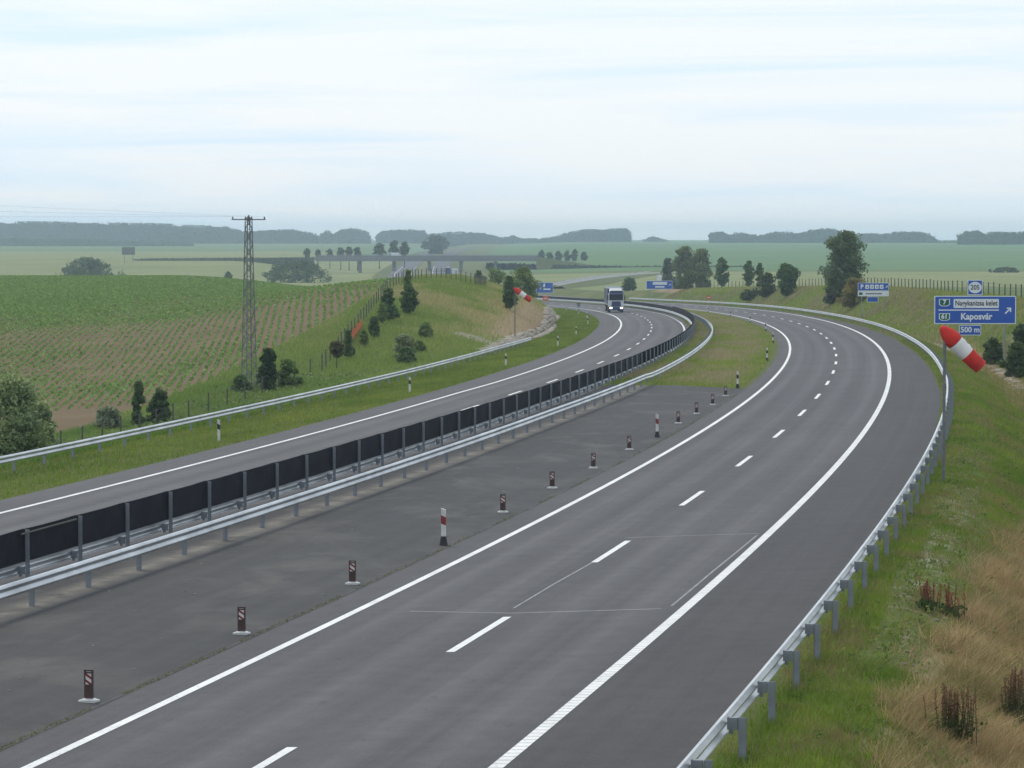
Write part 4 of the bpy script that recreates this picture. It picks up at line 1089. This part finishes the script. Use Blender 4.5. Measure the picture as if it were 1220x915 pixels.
def right_grass(name, label, n, s0, s1, o1, hs, ws):
    s, o = scatter(n, s0, s1, lambda q: OE_R(q) + .16, o1, 9, .075 if s1 < 100 else .12); n = len(s)
    ok_ = o > OE_R(s) + .05; s, o = s[ok_], o[ok_]; n = len(s)
    d = o - OE_R(s); f = fbm(s*.35, o*.6); g = fbm(s*.09 + 20, o*.25 + 5)
    bare_ = (np.abs(d - 1.9 - 1.0*(g - .5)) < .75) & (f > .42) & (s > -4) & (s < 62)
    keep = ~(bare_ & (rng.random(n) < .8)); keep &= ~((d < .35) & (rng.random(n) < .5))
    s, o, d, f, g = (v[keep] for v in (s, o, d, f, g))
    dryk = smooth((d - 2.0 - tab(s, -10,-.1, 10,.35, 25,1.0, 45,2.2) + 2.2*(g - .5) + 1.6*(f - .5))/1.1)*tab(s, -30,1, 25,.95, 45,.6, 62,.35, 110,.22, 200,.3)
    isdry = rng.random(len(s)) < dryk*.92
    cg = lerp3((f - .25)*1.8, GREEN, GREEN2); ct = lerp3(f*1.2, TAN, np.array([.33, .235, .125]))
    c_ = np.where(isdry[:, None], ct, cg); m2 = fbm(s*.55 + 11, o*.9 + 4); c_ = np.where((rng.random(len(s)) < np.clip((m2 - .35)*2.2, .08, .8))[:, None], np.where(rng.random((len(s), 1)) < .5, OLV[None], np.array([[.26, .20, .11]])), c_)
    tuss = np.clip((fbm(s*.8 + 3, o*1.3) - .42)*4, 0, 1)
    h = np.where(isdry, .10 + .34*rng.random(len(s))*(.35 + 1.1*tuss), .07 + .16*rng.random(len(s))*(.4 + 1.1*f))*hs
    return blades(name, label, s, o, h, ws*(.6 + .8*rng.random(len(s))), shade(c_), np.where(isdry, .8, .42), np.where(isdry, .22, .12))
right_grass('verge_grass', 'green and straw coloured grass behind the near guardrail', 330000, -26, 62, 14.5, 1.0, .019)
right_grass('verge_grass', 'mixed green and dry grass in the ditch below the main sign', 170000, 62, 215, lambda q: OE_R(q) + 9.5, 1.1, .035)
s, o = scatter(110000, 215, 640, lambda q: OE_R(q) + .5, lambda q: O_TOP(q) + 2); f = fbm(s*.06, o*.3)
blades('bank_grass', 'rough grass on the right bank below the fence', s, o, .12 + .3*rng.random(len(s)), .07 + .05*rng.random(len(s)), shade(lerp3((f - .35)*2.6, GREEN2, np.array([.27, .24, .12]))))
s, o = scatter(190000, 14, 520, lambda q: OE_L(q) - .04, -30.2); f = fbm(s*.12, o*.5)
blades('verge_grass', 'mown green grass verge along the far carriageway', s, o, .06 + .13*rng.random(len(s)), .025 + .03*rng.random(len(s)) + tab(s, 100,0, 500,.05), shade(np.where((rng.random(len(s)) < .25)[:, None], OLV[None], lerp3((f - .2)*1.6, GREEN, GREEN2))), .3, .1)
s, o = scatter(170000, 121.3, 520, lambda q: O_IN - .35 - tab(q, 121,.0, 300,.3), lambda q: OI_L(q) + .15); f = fbm(s*.08, o*.5); edge = np.minimum(np.clip((s - 121)/9, 0, 1), np.clip((O_IN - o)/2.0, 0, 1))
dk = np.clip((f - .2)*2.2, 0, 1)*edge
blades('island_grass', 'rough grass and dry stalks on the median island beyond the crossover', s, o, .10 + .12*rng.random(len(s)) + .22*dk*rng.random(len(s)), .03 + .03*rng.random(len(s)) + tab(s, 120,0, 500,.05), shade(lerp3(dk, GREEN2, np.array([.32, .28, .16]))), .35, .15)
s, o = scatter(215000, 20, 165, -48.5, -29.6); f = fbm(s*.12, o*.3)
blades('bank_grass', 'tall green weeds on the slope below the left guardrail', s, o, .18 + .5*rng.random(len(s))*f*1.6, .03 + .05*rng.random(len(s)), shade(lerp3((f - .25)*1.8, np.array([.12, .215, .035]), np.array([.24, .31, .085]))), .35, .1)
s, o = scatter(230000, 150, 470, -48.5, -30.9); f = fbm(s*.07, o*.22); Y_ = RY(s)
dk = np.clip((f - .38)*3, 0, 1)*tab(Y_, 240,.0, 285,.3, 325,.8, 420,.9); low = smooth((o + 37.5)/5)*tab(Y_, 265,0, 300,1.)
keep = rng.random(len(s)) > low*.93
cc_ = lerp3(dk, np.array([.20, .27, .065]), np.array([.40, .34, .175]))
blades('mound_grass', 'rough green and tan grass covering the mound', s[keep], o[keep], (.12 + .38*rng.random(len(s)))[keep], (.05 + .05*rng.random(len(s)))[keep], shade(cc_[keep]), .3, .15)
s = -26 + 140*rng.random(6000)**1.9; o = -4.88 + .035*rng.normal(size=6000); k_ = fbm(s*.5, o*0) > .40
blades('joint_moss', 'thin line of weeds growing in the crossover joint', s[k_], o[k_], .015 + .03*rng.random(k_.sum()), .03 + .02*rng.random(k_.sum()), shade(lerp3(rng.random(k_.sum()), np.array([.07, .10, .025]), OLV)), .4, 0)

# broad-leaved weeds in the near verge
def weeds(name, label, pts, cols, k=14, size=.07, spread=.10):
    n = len(pts); C0 = np.repeat(np.array(pts), k, 0); C0 = C0 + rng.normal(size=(n*k, 3))*np.array([spread, spread, spread*.45]); C0[:, 2] += spread*.7
    V, F, c_ = cards(C0, size, np.repeat(cols, k, 0)*(.7 + .6*rng.random((n*k, 1)))); me = mesh_np(name, V, F); attr_c(me, 'col', c_)
    return tag(obj(name, me, M['leaf']), label, 'weeds', kind='stuff')
s, o = scatter(900, -24, 90, lambda q: OE_R(q) + .5, lambda q: OE_R(q) + 7)
weeds('verge_weeds', 'low leafy weeds scattered through the right verge grass', [tuple(P(a, b)) for a, b in zip(s, o)], lerp3(rng.random(len(s)), np.array([.075, .14, .03]), np.array([.20, .24, .07])), 16, .075, .11)
s, o = scatter(2600, 20, 170, -46, -30.8)
weeds('bank_weeds', 'leafy weeds on the slope between the left guardrail and the field', [tuple(P(a, b)) for a, b in zip(s, o)], lerp3(rng.random(len(s)), np.array([.10, .17, .04]), np.array([.24, .29, .12])), 12, .20, .28)
# crop rows
hd = R_(-3.5); dvx, dvy = math.sin(hd), math.cos(hd); X_, Y_ = [], []
for k in range(-10, 190):
    r0 = -k*.75; t = np.arange(205, 690, .28); t = t + rng.normal(size=len(t))*.07
    xx = dvx*t + r0*dvy + 18; yy = dvy*t - r0*dvx
    X_.append(xx + rng.normal(size=len(t))*.05); Y_.append(yy)
X_, Y_ = np.concatenate(X_), np.concatenate(Y_)
ss, oo = so(X_, Y_); u_ = 610 + FPX*X_/Y_
gap = fbm(X_*.05 + 3, Y_*.016); edge = smooth((Y_ - 224)/22)*smooth((-46 - oo)/3)
dens = np.clip((.98 - np.clip((gap - .42)*2.6, 0, .55)*tab(Y_, 240,1, 420,.75, 600,.3)), .1, 1)*(.45 + .55*edge)
kp = (oo < -47.5) & (oo > -260) & (u_ > -260) & (Y_ > 222) & (Y_ < 655) & (rng.random(len(X_)) < dens)
X_, Y_, gap, dens = X_[kp], Y_[kp], gap[kp], dens[kp]; Z_ = Gxy(X_, Y_)
n = len(X_); sz = (.18 + .15*rng.random(n))*(.6 + .5*dens)
Cn = np.repeat(np.stack([X_, Y_, Z_ + sz*.32], 1), 2, 0) + rng.normal(size=(2*n, 3))*np.repeat(sz, 2)[:, None]*np.array([.22, .45, .12])
cl = shade(lerp3(np.repeat(rng.random(n), 2), np.array([.12, .225, .05]), np.array([.22, .31, .095])))
V, F, c_ = cards(Cn, np.repeat(sz, 2)*1.25, cl)
me = mesh_np('crop_rows', V, F); attr_c(me, 'col', c_)
tag(obj('crop_rows', me, M['leaf']), 'rows of young green crop plants on the brown field', 'crop', kind='stuff')

# stones lining the ditch at the foot of the mound
def stones(name, label, pts, sizes):
    V = []; F = []; base = np.array([(x, y, z) for x in (-1, 1) for y in (-1, 1) for z in (-1, 1)], float)
    fq = [(0,1,3,2),(4,6,7,5),(0,4,5,1),(2,3,7,6),(0,2,6,4),(1,5,7,3)]
    for p, sz_ in zip(pts, sizes):
        b0 = len(V); q = base*(.35 + .25*rng.random((8, 3)))*np.array([sz_, sz_, sz_*.45]); a = rng.random()*6.28
        q = np.stack([q[:, 0]*math.cos(a) - q[:, 1]*math.sin(a), q[:, 0]*math.sin(a) + q[:, 1]*math.cos(a), q[:, 2]], 1)
        V += list(q + np.array(p)); F += [[b0+i for i in f_] for f_ in fq]
    me = mesh_np(name, np.array(V), np.array(F)); return tag(obj(name, me, M['stone']), label, 'stones', kind='stuff')
s, o = scatter(1300, 205, 445, -30.9, -29.8); o += .4*np.sin(s*.05)
stones('ditch_stones', 'pale stone lining of the ditch around the foot of the mound', [tuple(P(a, b, .05)) for a, b in zip(s, o)], .35 + .45*rng.random(len(s)))
ch = []
ca, cb = on_ground(594, 414, 200, 400), on_ground(545, 398, 200, 400)
for i in range(420):
    u = rng.random(); p = ca.lerp(cb, u); x = p.x + rng.normal()*.35; y = p.y + rng.normal()*.9; ch.append((x, y, float(Gxy(x, y)) + .05))
stones('chute_stones', 'pale stone chute running down the mound to the guardrail', ch, .25 + .3*rng.random(420))
s, o = scatter(500, 150, 330, lambda q: O_DITCH(q) - .1, lambda q: O_DITCH(q) + .7)
stones('ditch_stones', 'pale stones in the ditch below the main exit sign', [tuple(P(a, b, .03)) for a, b in zip(s, o)], .3 + .4*rng.random(500))
s, o = scatter(700, -4, 62, lambda q: OE_R(q) + 1.2, lambda q: OE_R(q) + 2.6)
k_ = (fbm(s*.35, o*.6) > .46); s, o = s[k_], o[k_]
M['stone'] = simple('verge_gravel', (.30, .27, .22), (.18, .16, .13), 3, .9)
stones('gravel_scatter', 'scattered gravel on bare patches of the right verge', [tuple(P(a, b, .01)) for a, b in zip(s, o)], .02 + .07*rng.random(len(s))**2)
s, o = scatter(160, -15, 110, -10.3, -5.2)
stones('gravel_scatter', 'tiny pale grit scattered on the paved crossover', [tuple(P(a, b, .008)) for a, b in zip(s, o)], .02 + .05*rng.random(len(s))**2)

# dock plants
def dock(u, v, label, h, w_, n, red=True, seed=1):
    r = np.random.default_rng(seed); p = on_ground(u, v, 45, 140); t = thing('dock_plant', label, 'plant', p)
    V = []; C_ = []; St = MB()
    for i in range(n):
        x, y = r.normal()*w_*.28, r.normal()*w_*.28; hh = h*(.65 + .45*r.random()); lx, ly = r.normal()*.06, r.normal()*.06
        St.tube([(x, y, -.05), (x + lx*.5, y + ly*.5, hh*.5), (x + lx, y + ly, hh)], [.008, .007, .004], 4)
        m_ = 70; tt = .12 + .88*r.random(m_)
        V.append(np.stack([x + lx*tt + r.normal(size=m_)*.018, y + ly*tt + r.normal(size=m_)*.018, hh*tt], 1))
        top_ = np.array([.24, .07, .045]) if red else np.array([.19, .10, .06]); mixk = np.clip((tt - (.3 if red else .5))/.3, 0, 1)[:, None]
        C_.append((np.array([[.07, .10, .035]])*(1 - mixk) + top_[None]*mixk)*(.6 + .8*r.random((m_, 1))))
    m_ = 90; V.append(np.stack([r.normal(size=m_)*w_*.3, r.normal(size=m_)*w_*.3, r.random(m_)*h*.3], 1)); C_.append(np.array([[.05, .085, .025]])*(.6 + .8*r.random((m_, 1))))
    sizes = np.concatenate([np.full(70*n, .034), np.full(m_, .11)])
    v, f, c2 = cards(np.concatenate(V), sizes, np.concatenate(C_)); me = mesh_np('leaves', v, f); attr_c(me, 'col', c2)
    obj('leaves', me, M['leaf'], t); St.build('stems', M['bark'], t)
dock(1104, 732, 'red dock plant on the right verge beside bare gravel', .75, .45, 12, True, 1)
dock(1131, 738, 'looser red dock plant next to the taller red one', .70, .6, 12, True, 2)
dock(1135, 886, 'brown seeding dock plant with leafy base in the straw grass', .95, .62, 40, False, 3)
dock(1208, 868, 'brown seeding dock plant at the picture edge in straw grass', .95, .55, 34, False, 4)

# ------------------------------------------------------------------ distant woods and hedges
def wood(name, label, prof, Y, colr, dens=1.0, size=2.6, depth=60, base_drop=0.0):
    pr = np.array(prof, float); u0, u1 = pr[0, 0], pr[-1, 0]; ppm = FPX/Y
    us = np.arange(u0, u1, .5); tops = np.interp(us, pr[:, 0], pr[:, 1])
    xs = (us - 610)/FPX*Y; g = Gxy(xs, np.full_like(xs, Y)); zt_ = np.array([px_at(0, v, Y).z for v in tops])
    hgt = np.maximum(zt_ - g, .5); n = int((hgt*ppm*.5).sum()*.75*dens/ (size*ppm/2.6)**1.3) + 200
    i = rng.choice(len(us), n, p=hgt/hgt.sum()); xx = xs[i] + rng.normal(size=n)*1.5
    lump = .86 + .28*vnoise(xx/(7 + size*2), np.full(n, 3.3)) ; t = rng.random(n)**.75
    zz = g[i] + hgt[i]*t*np.minimum(lump, 1.0)
    yy = Y + rng.random(n)*depth + t*depth*.2
    v_ = vnoise(xx/(5 + size*2), zz/6 + yy*.05)
    cl = np.array(colr)[None]*(.7 + .6*v_)[:, None]*(.8 + .4*rng.random(n))[:, None]
    V, F, c_ = cards(np.stack([xx, yy, zz], 1), size, cl, aspect=.9)
    # dense inner mass of the wood behind the leaf clumps
    k = max(1, int(size*ppm)); x2, g2, h2 = xs[::k], g[::k], hgt[::k]*(.84 + .13*vnoise(xs[::k]/9, xs[::k]*0 + 5)); m_ = len(x2)
    rows_ = np.stack([np.stack([x2, np.full(m_, Y + depth*.35), g2 - 1], 1), np.stack([x2, np.full(m_, Y + depth*.4), g2 + h2], 1), np.stack([x2, np.full(m_, Y + depth*.9), g2 + h2], 1), np.stack([x2, np.full(m_, Y + depth), g2 - 1], 1)], 1)
    I = np.arange(m_*4).reshape(m_, 4) + len(V); Fc = np.stack([I[:-1, :-1], I[1:, :-1], I[1:, 1:], I[:-1, 1:]], -1).reshape(-1, 4)
    V = np.concatenate([V, rows_.reshape(-1, 3)]); F = np.concatenate([F, Fc]); c_ = np.concatenate([c_, np.repeat(np.array(colr)[None]*.9, m_*4, 0)])
    me = mesh_np(name, V, F); attr_c(me, 'col', c_)
    return tag(obj(name, me, M['leaf']), label, 'wood' if 'wood' in name else 'hedge', kind='stuff')
WC = (.042, .064, .034)
wood('distant_wood', 'long blue hazy wood on the left skyline', [(-60, 263), (60, 264), (180, 266), (270, 270), (292, 277), (305, 275), (345, 273), (372, 278), (378, 284)], 4000, WC, 1.5)
wood('distant_wood', 'separate trees on the skyline right of the pylon', [(378, 281), (386, 274), (396, 279), (404, 273), (418, 271), (436, 276), (441, 284)], 4000, WC, 1.2)
wood('distant_wood', 'flat topped wood above the far bridge', [(447, 280), (455, 274), (480, 273), (505, 275), (508, 279), (540, 276), (575, 277), (600, 283), (612, 280), (622, 284), (640, 283)], 4100, WC, 1.4)
wood('distant_wood', 'wedge shaped wood with blunt right end on the skyline', [(632, 286), (660, 282), (685, 275), (705, 272), (748, 272), (752, 277), (753, 284)], 4000, WC, 1.5)
wood('distant_wood', 'tiny clump of trees alone on the skyline', [(768, 286), (778, 282), (785, 283), (795, 286)], 4200, WC, 1.2)
wood('distant_wood', 'wavy wood on the right skyline behind the tall tree', [(848, 278), (858, 275), (872, 280), (885, 277), (905, 281), (930, 276), (955, 277), (985, 272), (1000, 273), (1012, 279), (1040, 278), (1062, 279), (1075, 276), (1100, 276), (1115, 281), (1122, 287)], 3600, WC, 1.4)
wood('distant_wood', 'clumpy trees on the skyline behind the main sign', [(1150, 280), (1160, 275), (1172, 275), (1180, 281), (1190, 276), (1210, 277), (1235, 275), (1290, 276)], 3000, WC, 1.3, 2.2)
wood('distant_wood', 'faint far trees beyond the right skyline field', [(1118, 288), (1150, 287), (1155, 290)], 3600, WC, .8)
wood('field_hedge', 'dark hedge along the road left of the far bridge', [(160, 309), (175, 308), (260, 307.3), (340, 306.5), (374, 306)], 1500, (.10, .12, .08), 1.0, .7, 6)
wood('field_hedge', 'dark hedge line across the foot of the far green field', [(580, 313), (640, 315), (720, 317), (800, 318), (900, 321)], 1500, (.04, .06, .03), .9, 1.3, 12)
wood('field_hedge', 'dark hedge at the foot of the left skyline wood', [(-60, 283.5), (100, 284.5), (150, 287), (230, 289)], 3300, (.07, .11, .05), .9, 2.0, 20)

# ------------------------------------------------------------------ haze
hz = MB().box((0, 3500, 15), (6400, 7400, 50)).build('haze', None)
hm = bpy.data.materials.new('haze_air'); hm.use_nodes = True; ht = hm.node_tree
for n_ in list(ht.nodes): ht.nodes.remove(n_)
ho = ht.nodes.new('ShaderNodeOutputMaterial'); hv = ht.nodes.new('ShaderNodeVolumePrincipled')
hv.inputs['Color'].default_value = (.68, .85, 1.0, 1); hv.inputs['Density'].default_value = .00017; hv.inputs['Anisotropy'].default_value = .65
ht.links.new(hv.outputs[0], ho.inputs['Volume'])
hz.data.materials.append(hm); tag(hz, 'thin pale haze filling the air over the landscape', 'haze', kind='stuff')
